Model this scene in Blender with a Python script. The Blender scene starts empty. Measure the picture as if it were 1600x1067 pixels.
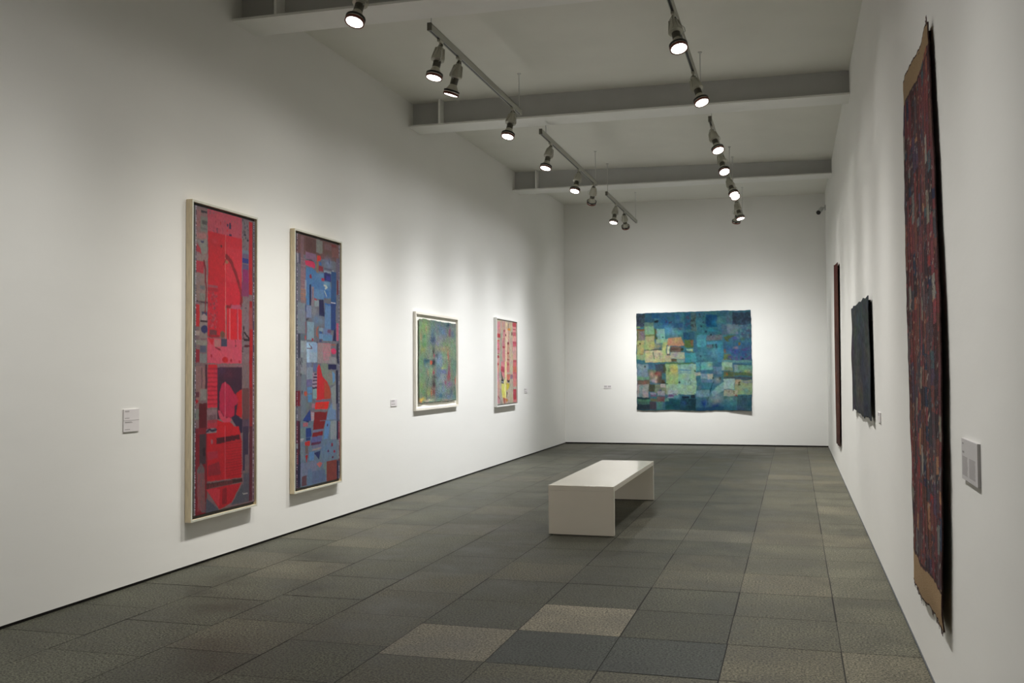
import bpy, bmesh, math, random
import numpy as np
from mathutils import Vector, Matrix, noise

# ------------------------------------------------------------------ camera, world, exposure
scene = bpy.context.scene
COL = scene.collection
scene.view_settings.view_transform = 'Standard'
scene.view_settings.look = 'None'
scene.view_settings.gamma = 1.0
scene.view_settings.use_curve_mapping = False
scene.view_settings.exposure = 0.0
cam_data = bpy.data.cameras.new('camera')
cam_data.sensor_width = 36.0
cam_data.lens = 34.718
cam_data.clip_start = 0.05
camera = bpy.data.objects.new('camera', cam_data)
COL.objects.link(camera)
R_ = Vector((0.9615776, 0.27448193, -0.00530998)); U_ = Vector((0.0135117, -0.02799869, 0.99951664)); F_ = Vector((-0.27420059, 0.96118455, 0.03063163))
camera.matrix_world = Matrix(((R_.x, U_.x, -F_.x, 0), (R_.y, U_.y, -F_.y, 0), (R_.z, U_.z, -F_.z, 1.6), (0, 0, 0, 1)))
scene.camera = camera
world = bpy.data.worlds.new('world')
world.use_nodes = True
world.node_tree.nodes['Background'].inputs[0].default_value = (0.5, 0.5, 0.5, 1)
world.node_tree.nodes['Background'].inputs[1].default_value = 0.05
scene.world = world
try:
    scene.cycles.use_denoising = True
    scene.cycles.max_bounces = 10
    scene.cycles.diffuse_bounces = 7
    scene.cycles.sample_clamp_indirect = 4.0
except Exception:
    pass

BEAM_N = 11.0
LAMP_W = 760.0            # power of one gallery spot
LAMP_COL = (1.0, 0.98, 0.945)

# ------------------------------------------------------------------ helpers
def link(name, bm, mats, parent=None, smooth=False):
    me = bpy.data.meshes.new(name)
    bmesh.ops.recalc_face_normals(bm, faces=bm.faces[:])
    bm.to_mesh(me); bm.free()
    if not isinstance(mats, (list, tuple)): mats = [mats]
    for m in mats: me.materials.append(m)
    if smooth:
        for p in me.polygons: p.use_smooth = True
        try: me.set_sharp_from_angle(angle=math.radians(35))
        except Exception: pass
    o = bpy.data.objects.new(name, me)
    COL.objects.link(o)
    if parent: o.parent = parent
    return o

def tag(o, label, cat, group=None):
    o['label'] = label; o['category'] = cat
    if group: o['group'] = group
    return o

def empty(name, loc, rz=0.0):
    o = bpy.data.objects.new(name, None)
    o.empty_display_size = 0.1
    COL.objects.link(o)
    o.location = loc; o.rotation_euler = (0, 0, rz)
    return o

def structure(o):
    o['kind'] = 'structure'
    return o

def box(bm, x0, y0, z0, x1, y1, z1, bev=0.0, mi=0):
    vs = [bm.verts.new(v) for v in ((x0,y0,z0),(x1,y0,z0),(x1,y1,z0),(x0,y1,z0),(x0,y0,z1),(x1,y0,z1),(x1,y1,z1),(x0,y1,z1))]
    fs = [bm.faces.new([vs[i] for i in f]) for f in ((0,3,2,1),(4,5,6,7),(0,1,5,4),(1,2,6,5),(2,3,7,6),(3,0,4,7))]
    for f in fs: f.material_index = mi
    if bev:
        es = list({e for f in fs for e in f.edges})
        bmesh.ops.bevel(bm, geom=es, offset=bev, segments=2, affect='EDGES', profile=0.6)
    return vs

def hexa(bm, pts, mi=0):
    vs = [bm.verts.new(v) for v in pts]
    for f in ((0,3,2,1),(4,5,6,7),(0,1,5,4),(1,2,6,5),(2,3,7,6),(3,0,4,7)):
        bm.faces.new([vs[i] for i in f]).material_index = mi

def lathe(bm, prof, n=28, M=None, cap0=False, cap1=False):
    rings = []
    for r, z in prof:
        rings.append([bm.verts.new((r*math.cos(2*math.pi*i/n), r*math.sin(2*math.pi*i/n), z)) for i in range(n)])
    for a, b in zip(rings, rings[1:]):
        for i in range(n):
            bm.faces.new((a[i], a[(i+1) % n], b[(i+1) % n], b[i]))
    if cap0: bm.faces.new(rings[0])
    if cap1: bm.faces.new(rings[-1])
    if M: bmesh.ops.transform(bm, matrix=M, verts=[v for r in rings for v in r])

def tube(bm, pts, r, n=8):
    pts = [Vector(p) for p in pts]
    rings = []
    for i, p in enumerate(pts):
        t = (pts[min(i+1, len(pts)-1)] - pts[max(i-1, 0)]).normalized()
        a = t.orthogonal().normalized() if i == 0 else (a - t*a.dot(t)).normalized()
        b = t.cross(a)
        rings.append([bm.verts.new(p + r*(math.cos(2*math.pi*k/n)*a + math.sin(2*math.pi*k/n)*b)) for k in range(n)])
    for A, B in zip(rings, rings[1:]):
        for k in range(n): bm.faces.new((A[k], A[(k+1) % n], B[(k+1) % n], B[k]))
    bm.faces.new(rings[0]); bm.faces.new(rings[-1])

# ------------------------------------------------------------------ materials
def mat(name, col, rough=0.6, metal=0.0, spec=0.5, bump=0.0, bscale=60.0, vary=0.0, vscale=3.0, stretch=(1,1,1)):
    m = bpy.data.materials.new(name); m.use_nodes = True
    nt = m.node_tree; b = nt.nodes['Principled BSDF']
    b.inputs['Base Color'].default_value = (*col, 1)
    b.inputs['Roughness'].default_value = rough
    b.inputs['Metallic'].default_value = metal
    b.inputs['Specular IOR Level'].default_value = spec
    tc = nt.nodes.new('ShaderNodeTexCoord'); mp = nt.nodes.new('ShaderNodeMapping')
    mp.inputs['Scale'].default_value = stretch
    nt.links.new(tc.outputs['Object'], mp.inputs['Vector'])
    nz = nt.nodes.new('ShaderNodeTexNoise'); nz.inputs['Scale'].default_value = vscale; nz.inputs['Detail'].default_value = 6
    nt.links.new(mp.outputs[0], nz.inputs['Vector'])
    rp = nt.nodes.new('ShaderNodeValToRGB')
    rp.color_ramp.elements[0].position = 0.3; rp.color_ramp.elements[1].position = 0.7
    rp.color_ramp.elements[0].color = (*[c*(1-vary) for c in col], 1)
    rp.color_ramp.elements[1].color = (*[min(1, c*(1+vary)) for c in col], 1)
    nt.links.new(nz.outputs['Fac'], rp.inputs[0]); nt.links.new(rp.outputs[0], b.inputs['Base Color'])
    if bump:
        n2 = nt.nodes.new('ShaderNodeTexNoise'); n2.inputs['Scale'].default_value = bscale; n2.inputs['Detail'].default_value = 4
        nt.links.new(mp.outputs[0], n2.inputs['Vector'])
        bp = nt.nodes.new('ShaderNodeBump'); bp.inputs['Strength'].default_value = bump; bp.inputs['Distance'].default_value = 0.02
        nt.links.new(n2.outputs['Fac'], bp.inputs['Height']); nt.links.new(bp.outputs[0], b.inputs['Normal'])
    return m

def painted(name, rough=0.7, bump=0.25, bscale=250.0):
    """surface whose colours live in the mesh attribute 'paint'"""
    m = mat(name, (1, 1, 1), rough, bump=bump, bscale=bscale, spec=0.3)
    nt = m.node_tree
    for l in list(nt.links):
        if l.to_socket.name == 'Base Color': nt.links.remove(l)
    at = nt.nodes.new('ShaderNodeAttribute'); at.attribute_name = 'paint'
    nt.links.new(at.outputs['Color'], nt.nodes['Principled BSDF'].inputs['Base Color'])
    return m

def emitter(name, col, s):
    m = bpy.data.materials.new(name); m.use_nodes = True
    nt = m.node_tree; nt.nodes.clear()
    e = nt.nodes.new('ShaderNodeEmission'); e.inputs[0].default_value = (*col, 1); e.inputs[1].default_value = s
    o = nt.nodes.new('ShaderNodeOutputMaterial'); nt.links.new(e.outputs[0], o.inputs[0])
    return m

M_WALL = mat('wall_plaster', (0.77, 0.765, 0.735), 0.9, spec=0.2, bump=0.16, bscale=3.0, vary=0.015, vscale=1.3, stretch=(1, .5, 1.6))
M_CEIL = mat('ceiling_paint', (0.74, 0.735, 0.68), 0.9, spec=0.2, vary=0.02, vscale=2)
M_STIFF = mat('beam_rib_pale', (0.86, 0.86, 0.83), 0.6)  # stiffener set slightly paler than the flange
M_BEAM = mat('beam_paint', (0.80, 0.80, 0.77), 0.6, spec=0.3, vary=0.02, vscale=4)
M_WEB = mat('beam_web_grey', (0.50, 0.50, 0.495), 0.7, spec=0.3, vary=0.03, vscale=4)  # web set darker than the flange and stiffener
M_GAP = mat('shadow_gap', (0.012, 0.010, 0.009), 0.8)
M_GROUT = mat('grout', (0.016, 0.015, 0.013), 0.9)
M_BENCH = mat('bench_lacquer', (0.83, 0.78, 0.68), 0.13, spec=0.5, vary=0.01)
M_TRACK = mat('track_paint', (0.42, 0.42, 0.37), 0.45, metal=0.2)
M_BLACK = mat('black_plastic', (0.012, 0.012, 0.012), 0.4)
M_LAMP = mat('lamp_grey', (0.46, 0.45, 0.38), 0.4, metal=0.35)
M_LAMPD = mat('lamp_dark_grey', (0.13, 0.125, 0.10), 0.45, metal=0.3)
M_CHROME = mat('lamp_chrome', (0.75, 0.74, 0.70), 0.25, metal=0.9)
M_RIM = mat('lamp_red_rim', (0.16, 0.035, 0.02), 0.4)
M_LENS = emitter('lamp_lens', (1.0, 0.95, 0.88), 14.0)
M_ROD = mat('rod_white', (0.55, 0.55, 0.53), 0.5)
M_OAK = mat('frame_pale_wood', (0.78, 0.66, 0.46), 0.6, vary=0.12, vscale=9, stretch=(8, 8, 1))
M_OAKFRONT = mat('frame_pale_edge', (0.56, 0.56, 0.48), 0.5, vary=0.05, vscale=9)
M_FRAMEW = mat('frame_cream', (0.80, 0.76, 0.68), 0.5, vary=0.02)
M_FRAMEW2 = mat('frame_white', (0.80, 0.79, 0.76), 0.5, vary=0.02)
M_MAT = mat('mount_board', (0.86, 0.84, 0.76), 0.9)
M_CANVAS = painted('painted_canvas', 0.6)
M_PAPER = painted('painted_paper', 0.75, 0.5, 60)
M_CLOTH = painted('woven_cloth', 0.95, 0.8, 180)
M_FELT = mat('dark_backing', (0.015, 0.012, 0.011), 0.95)
M_PLATE = mat('label_card', (0.70, 0.67, 0.67), 0.5)
M_PLATE2 = mat('label_card_grey', (0.52, 0.50, 0.50), 0.5)
M_INK = mat('label_ink', (0.30, 0.28, 0.28), 0.8)
M_CCTV = mat('cctv_shell', (0.45, 0.46, 0.45), 0.4)

# ------------------------------------------------------------------ room shell
XR, YB, YF = 0.668, 21.54, -3.4
def xl(y): return -4.768 - 0.007*y
def zc(x, y): return 4.986 + 0.0163*y - 0.0092*(x + 4.768)
T = 0.2
def slab(name, pts, m=M_WALL):
    bm = bmesh.new(); hexa(bm, pts)
    return structure(link(name, bm, m))
Z0 = 0.022
h = 0.15
slab('wall_left', [(xl(YF)-T, YF, Z0), (xl(YF), YF, Z0), (xl(YB), YB, Z0), (xl(YB)-T, YB, Z0),
                   (xl(YF)-T, YF, zc(-4.8, YF)+h), (xl(YF), YF, zc(-4.8, YF)+h), (xl(YB), YB, zc(-4.9, YB)+h), (xl(YB)-T, YB, zc(-4.9, YB)+h)])
slab('wall_right', [(XR, YF, 0.0), (XR+T, YF, 0.0), (XR+T, YB, 0.0), (XR, YB, 0.0),
                    (XR, YF, zc(XR, YF)+h), (XR+T, YF, zc(XR, YF)+h), (XR+T, YB, zc(XR, YB)+h), (XR, YB, zc(XR, YB)+h)])
slab('wall_back', [(xl(YB)-T, YB, 0.03), (XR+T, YB, 0.03), (XR+T, YB+T, 0.03), (xl(YB)-T, YB+T, 0.03),
                   (xl(YB)-T, YB, zc(-4.9, YB)+h), (XR+T, YB, zc(XR, YB)+h), (XR+T, YB+T, zc(XR, YB)+h), (xl(YB)-T, YB+T, zc(-4.9, YB)+h)])
slab('wall_front', [(xl(YF)-T, YF-T, 0), (XR+T, YF-T, 0), (XR+T, YF, 0), (xl(YF)-T, YF, 0),
                    (xl(YF)-T, YF-T, zc(-4.8, YF)+h), (XR+T, YF-T, zc(XR, YF)+h), (XR+T, YF, zc(XR, YF)+h), (xl(YF)-T, YF, zc(-4.8, YF)+h)])
slab('ceiling', [(xl(YF)-T, YF-T, zc(-4.97, YF)), (XR+T, YF-T, zc(XR+T, YF)), (XR+T, YB+T, zc(XR+T, YB)), (xl(YB)-T, YB+T, zc(-5.1, YB)),
                 (xl(YF)-T, YF-T, zc(-4.97, YF)+T), (XR+T, YF-T, zc(XR+T, YF)+T), (XR+T, YB+T, zc(XR+T, YB)+T), (xl(YB)-T, YB+T, zc(-5.1, YB)+T)], M_CEIL)
# joint between wall and paving; shade of the recess put into near-black strips
bm = bmesh.new()
hexa(bm, [(xl(YF)-0.08, YF, 0.0), (xl(YF)-0.012, YF, 0.0), (xl(YB)-0.012, YB, 0.0), (xl(YB)-0.08, YB, 0.0),
          (xl(YF)-0.08, YF, Z0), (xl(YF)-0.012, YF, Z0), (xl(YB)-0.012, YB, Z0), (xl(YB)-0.08, YB, Z0)])
structure(link('gap_strip_left', bm, M_GAP))
bm = bmesh.new(); box(bm, xl(YB), YB+0.012, 0.0, XR, YB+0.08, 0.03)
structure(link('gap_strip_back', bm, M_GAP))
bm = bmesh.new(); box(bm, XR-0.006, YF, 0.0, XR, YB-0.01, 0.012)
structure(link('baseboard_right', bm, mat('joint_grey', (0.10, 0.105, 0.11), 0.9)))

# paving: one mesh of separate granite flags over a dark bed
def stone_material():
    m = bpy.data.materials.new('granite_flags'); m.use_nodes = True
    nt = m.node_tree; b = nt.nodes['Principled BSDF']
    at = nt.nodes.new('ShaderNodeAttribute'); at.attribute_name = 'paint'
    tc = nt.nodes.new('ShaderNodeTexCoord')
    n1 = nt.nodes.new('ShaderNodeTexNoise'); n1.inputs['Scale'].default_value = 75; n1.inputs['Detail'].default_value = 3; n1.inputs['Roughness'].default_value = 0.75
    n2 = nt.nodes.new('ShaderNodeTexNoise'); n2.inputs['Scale'].default_value = 1.7; n2.inputs['Detail'].default_value = 6; n2.inputs['Roughness'].default_value = 0.6
    n3 = nt.nodes.new('ShaderNodeTexNoise'); n3.inputs['Scale'].default_value = 260; n3.inputs['Detail'].default_value = 2
    for n in (n1, n2, n3): nt.links.new(tc.outputs['Object'], n.inputs['Vector'])
    def ramp(n, a, bb, p0=0.35, p1=0.65):
        r = nt.nodes.new('ShaderNodeMapRange'); r.inputs['From Min'].default_value = p0; r.inputs['From Max'].default_value = p1
        r.inputs['To Min'].default_value = a; r.inputs['To Max'].default_value = bb
        nt.links.new(n.outputs['Fac'], r.inputs['Value']); return r.outputs[0]
    def mul(a, bb):
        q = nt.nodes.new('ShaderNodeMath'); q.operation = 'MULTIPLY'; nt.links.new(a, q.inputs[0]); nt.links.new(bb, q.inputs[1]); return q.outputs[0]
    k = mul(mul(ramp(n1, 0.35, 1.65, 0.41, 0.59), ramp(n2, 0.70, 1.30)), ramp(n3, 0.8, 1.2))
    vm = nt.nodes.new('ShaderNodeVectorMath'); vm.operation = 'SCALE'
    nt.links.new(at.outputs['Color'], vm.inputs[0]); nt.links.new(k, vm.inputs['Scale'])
    nt.links.new(vm.outputs[0], b.inputs['Base Color'])
    b.inputs['Specular IOR Level'].default_value = 0.15
    nt.links.new(ramp(n2, 0.42, 0.62), b.inputs['Roughness'])
    bp = nt.nodes.new('ShaderNodeBump'); bp.inputs['Strength'].default_value = 0.25; bp.inputs['Distance'].default_value = 0.004
    nt.links.new(n1.outputs['Fac'], bp.inputs['Height']); nt.links.new(bp.outputs[0], b.inputs['Normal'])
    return m
rnd = random.Random(11)
bm = bmesh.new()
lay = bm.loops.layers.float_color.new('paint')
box(bm, -5.3, YF-0.3, -0.2, 1.1, YB+0.3, -0.003, mi=1)
DX, DY, OX = 0.635, 0.70, 0.237
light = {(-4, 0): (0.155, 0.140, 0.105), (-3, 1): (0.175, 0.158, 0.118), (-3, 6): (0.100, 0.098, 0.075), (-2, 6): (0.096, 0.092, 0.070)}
for i in range(-9, 2):
    x0 = OX + i*DX; x1 = x0 + DX
    off = 0.0 if i >= -4 else [0.14, 0.5, 0.3, 0.6, 0.1, 0.4][(-i-5) % 6]
    for j in range(-13, 24):
        y0 = 5.25 + j*DY + off; y1 = y0 + DY
        g = rnd.uniform(0.92, 1.08)
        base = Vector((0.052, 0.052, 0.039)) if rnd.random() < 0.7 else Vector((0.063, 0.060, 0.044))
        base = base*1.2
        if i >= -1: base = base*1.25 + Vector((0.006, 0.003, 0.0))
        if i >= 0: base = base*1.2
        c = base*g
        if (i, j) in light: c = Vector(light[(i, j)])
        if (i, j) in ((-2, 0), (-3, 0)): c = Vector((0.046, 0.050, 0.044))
        gp = rnd.choice((0.002, 0.0034, 0.005)); gq = rnd.choice((0.0014, 0.003, 0.0045))
        sk = rnd.uniform(-0.002, 0.002)
        z = rnd.uniform(-0.0008, 0.0)
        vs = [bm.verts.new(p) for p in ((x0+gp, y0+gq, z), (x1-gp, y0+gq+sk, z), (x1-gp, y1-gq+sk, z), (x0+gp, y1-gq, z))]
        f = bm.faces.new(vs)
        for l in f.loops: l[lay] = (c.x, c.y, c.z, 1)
me = bpy.data.meshes.new('floor'); bm.to_mesh(me); bm.free()
me.materials.append(stone_material()); me.materials.append(M_GROUT)
floor = bpy.data.objects.new('floor', me); COL.objects.link(floor); structure(floor)

# ------------------------------------------------------------------ steel beams
def beam(name, yl, yr, zl, zr, label):
    root = empty(name, (-2.05, (yl+yr)/2, (zl+zr)/2))
    tag(root, label, 'beam', 'steel ceiling beams')
    ox, oy, oz = root.location
    XL_ = xl(yl)
    def P(x, dy, dz):
        t = (x - XL_)/(XR - XL_)
        return (x - ox, yl + (yr-yl)*t + dy - oy, zl + (zr-zl)*t + dz - oz)
    def bar(nm, y0, y1, z0, z1, m, x0=XL_, x1=XR, top=False):
        b = bmesh.new()
        def q(x, y, z):
            p = P(x, y, z)
            if top and z == z1: p = (p[0], p[1], zc(x, p[1]+oy) - oz)
            return p
        hexa(b, [q(x0,y0,z0), q(x1,y0,z0), q(x1,y1,z0), q(x0,y1,z0), q(x0,y0,z1), q(x1,y0,z1), q(x1,y1,z1), q(x0,y1,z1)])
        return link(nm, b, m, root)
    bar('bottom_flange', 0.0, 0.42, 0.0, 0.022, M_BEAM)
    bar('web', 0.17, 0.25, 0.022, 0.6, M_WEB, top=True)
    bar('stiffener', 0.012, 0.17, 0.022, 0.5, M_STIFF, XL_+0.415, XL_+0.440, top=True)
    return root
beam('steel_beam', 7.77, 7.77, 4.766, 4.735, 'pale grey steel beam nearest the viewer, cut off by the top edge')
beam('steel_beam', 12.08, 12.03, 4.835, 4.803, 'middle one of the three pale grey steel beams crossing the ceiling')
beam('steel_beam', 17.23, 17.59, 4.898, 4.945, 'farthest pale grey steel beam, just before the back wall')

# ------------------------------------------------------------------ bench
root = empty('bench', (-2.016, 10.90, 0))
tag(root, 'low white lacquered bench standing alone in the middle of the stone floor', 'bench')
bw, bl, bh, bt = 0.326, 1.413, 0.483, 0.05
b = bmesh.new(); box(b, -bw, -bl, bh-bt, bw, bl, bh, 0.003); link('seat', b, M_BENCH, root)
for s in (-1, 1):
    b = bmesh.new(); y0, y1 = (-bl+0.001, -bl+bt) if s < 0 else (bl-bt, bl-0.001)
    box(b, -bw+0.001, y0, 0.006, bw-0.001, y1, bh-bt, 0.002); link('end_panel', b, M_BENCH, root)
    b = bmesh.new(); box(b, -bw+0.012, y0+0.008, 0.0, bw-0.012, y1-0.008, 0.006); link('foot_pad', b, M_BLACK, root)

# ------------------------------------------------------------------ paint box
def lin(hx):
    if len(hx) == 3: hx = ''.join(c*2 for c in hx)
    return np.array([((int(hx[i:i+2], 16)/255.0 + 0.055)/1.055)**2.4 if int(hx[i:i+2], 16) > 10 else int(hx[i:i+2], 16)/255.0/12.92 for i in (0, 2, 4)])

def raster(ops, W, H, aspect, gain=1.35, seed=1, grain=0.10, warp=0.0, soft=0, mott=0.3):
    """paints a picture from a list of strokes given in picture coordinates (u right, v down)"""
    A = np.zeros((H, W, 3)); A[:] = 0.2
    rs = np.random.RandomState(seed)
    V, U = np.mgrid[0:H, 0:W]; U = (U + 0.5)/W; V = (V + 0.5)/H
    wob = lambda s: np.kron(rs.rand(H//s+2, W//s+2), np.ones((s, s)))[:H, :W] - 0.5
    def inpoly(pts):
        ins = np.zeros((H, W), bool); n = len(pts)
        for i in range(n):
            x1, y1 = pts[i]; x2, y2 = pts[(i+1) % n]
            if y1 == y2: continue
            c = ((V < y1) != (V < y2)) & (U < (x2-x1)*(V-y1)/(y2-y1) + x1)
            ins ^= c
        return ins
    for ln in ops.strip().splitlines():
        t = ln.split(); k = t[0]; c = lin(t[1]); n = [float(q) for q in t[2:]]
        if k == 'n': A[:] = c
        elif k in 'rhv':
            m = (U >= n[0]) & (U < n[2]) & (V >= n[1]) & (V < n[3])
            if k == 'h': m &= ((V - n[1])/max(1e-6, n[3]-n[1])*n[4] % 1.0) < 0.38
            if k == 'v': m &= ((U - n[0])/max(1e-6, n[2]-n[0])*n[4] % 1.0) < 0.45
            A[m] = c*rs.uniform(0.95, 1.05)
        elif k == 'p': A[inpoly(list(zip(n[0::2], n[1::2])))] = c
        elif k == 'e':
            A[((U-n[0])/max(n[2], 1e-4))**2 + ((V-n[1])/max(n[3], 1e-4))**2 < 1] = c
        elif k == 'g':
            d = ((U-n[0])/max(n[2], 1e-4))**2 + ((V-n[1])/max(n[3], 1e-4))**2
            a = (np.exp(-d*1.1)*n[4]*(0.9 + 0.5*wob(6)))[..., None].clip(0, 1)
            A = A*(1-a) + c*a
        elif k == 'l':
            w = max(n[0], 0.8/W)/2; pts = list(zip(n[1::2], n[2::2]))
            for (x1, y1), (x2, y2) in zip(pts, pts[1:]):
                X1, Y1, X2, Y2 = x1, y1*aspect, x2, y2*aspect
                L = (X2-X1)**2 + (Y2-Y1)**2 + 1e-9
                tt = (((U-X1)*(X2-X1) + (V*aspect-Y1)*(Y2-Y1))/L).clip(0, 1)
                A[(U-X1-tt*(X2-X1))**2 + (V*aspect-Y1-tt*(Y2-Y1))**2 < w*w] = c
        elif k == 's':
            cnt, sz = int(n[4]), n[5]
            for _ in range(cnt):
                cu = rs.uniform(n[0], n[2]); cv = rs.uniform(n[1], n[3])
                ru = sz*rs.uniform(.4, 1.2); rv = ru/aspect*rs.uniform(.6, 1.4)
                m = (abs(U-cu) < ru) & (abs(V-cv) < rv)
                A[m] = A[m]*0.3 + c*0.7
    if warp:
        def smooth(s):
            g = rs.rand(H//s+3, W//s+3)-0.5; yy = np.arange(H)/s; xx = np.arange(W)/s
            y0 = yy.astype(int); x0 = xx.astype(int); fy = (yy-y0)[:, None]; fx = (xx-x0)[None]
            return g[y0][:, x0]*(1-fy)*(1-fx) + g[y0+1][:, x0]*fy*(1-fx) + g[y0][:, x0+1]*(1-fy)*fx + g[y0+1][:, x0+1]*fy*fx
        k = warp*W
        yi = (np.arange(H)[:, None] + k*(smooth(17) + smooth(6)*.5)).round().astype(int).clip(0, H-1)
        xi = (np.arange(W)[None] + k*(smooth(17) + smooth(6)*.5)).round().astype(int).clip(0, W-1)
        A = A[yi, xi]
        hue = np.stack([smooth(9), smooth(9), smooth(9)], -1)*mott + np.stack([smooth(3)]*3, -1)*mott*1.2
        A = A*(1 + hue)
    for _ in range(soft):
        P_ = np.pad(A, ((1, 1), (1, 1), (0, 0)), 'edge')
        A = (P_[1:-1, 1:-1]*2 + P_[:-2, 1:-1] + P_[2:, 1:-1] + P_[1:-1, :-2] + P_[1:-1, 2:])/6
    A *= (1 + grain*(wob(2) + wob(5)*1.2 + (rs.rand(H, W)-0.5)))[..., None]
    return (A*gain).clip(0.002, 0.9)

def paint_mesh(me, img, uv):
    H, W = img.shape[:2]
    at = me.color_attributes.new('paint', 'FLOAT_COLOR', 'POINT')
    xi = (uv[:, 0]*W).astype(int).clip(0, W-1); yi = (uv[:, 1]*H).astype(int).clip(0, H-1)
    c = np.ones((len(uv), 4)); c[:, :3] = img[yi, xi]
    at.data.foreach_set('color', c.astype(np.float32).ravel())

def sheet(name, nx, nz, fn, img, m, parent, thick=0.0):
    """grid of points fn(u, v) -> local xyz, coloured from img; thick adds a back and closed edges"""
    us = np.linspace(0, 1, nx); vs = np.linspace(0, 1, nz)
    pts = []; uv = []
    for layer in range(2 if thick else 1):
        for v in vs:
            for u in us:
                p = fn(u, v); pts.append((p[0], p[1] + layer*thick, p[2])); uv.append((u, v))
    fs = []
    N = nx*nz
    for j in range(nz-1):
        for i in range(nx-1):
            a = j*nx+i
            fs.append((a, a+nx, a+nx+1, a+1))
            if thick: fs.append((a+N, a+1+N, a+nx+1+N, a+nx+N))
    if thick:
        ring = [i for i in range(nx)] + [j*nx+nx-1 for j in range(1, nz)] + [(nz-1)*nx+i for i in range(nx-2, -1, -1)] + [j*nx for j in range(nz-2, 0, -1)]
        for a, b_ in zip(ring, ring[1:] + ring[:1]): fs.append((a, b_, b_+N, a+N))
    me = bpy.data.meshes.new(name); me.from_pydata(pts, [], fs); me.update()
    me.materials.append(m)
    for p in me.polygons: p.use_smooth = True
    paint_mesh(me, img, np.array(uv))
    o = bpy.data.objects.new(name, me); COL.objects.link(o); o.parent = parent
    return o

def rect_frame(bm, W, H, rim, y0, y1, inner_y=None, mi=0):
    """mitred rectangular frame, lower left outer corner at 0,0; y0 is the front (towards the room)"""
    o_ = [(0, 0), (W, 0), (W, H), (0, H)]; i_ = [(rim, rim), (W-rim, rim), (W-rim, H-rim), (rim, H-rim)]
    for k in range(4):
        a, b_, c, d = o_[k], o_[(k+1) % 4], i_[(k+1) % 4], i_[k]
        v = [bm.verts.new((p[0], y, p[1])) for y in (y0, y1) for p in (a, b_, c, d)]
        for f in ((0, 1, 2, 3), (7, 6, 5, 4), (0, 4, 5, 1), (2, 6, 7, 3)):
            bm.faces.new([v[q] for q in f]).material_index = mi
    bmesh.ops.remove_doubles(bm, verts=bm.verts[:], dist=1e-5)

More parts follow.
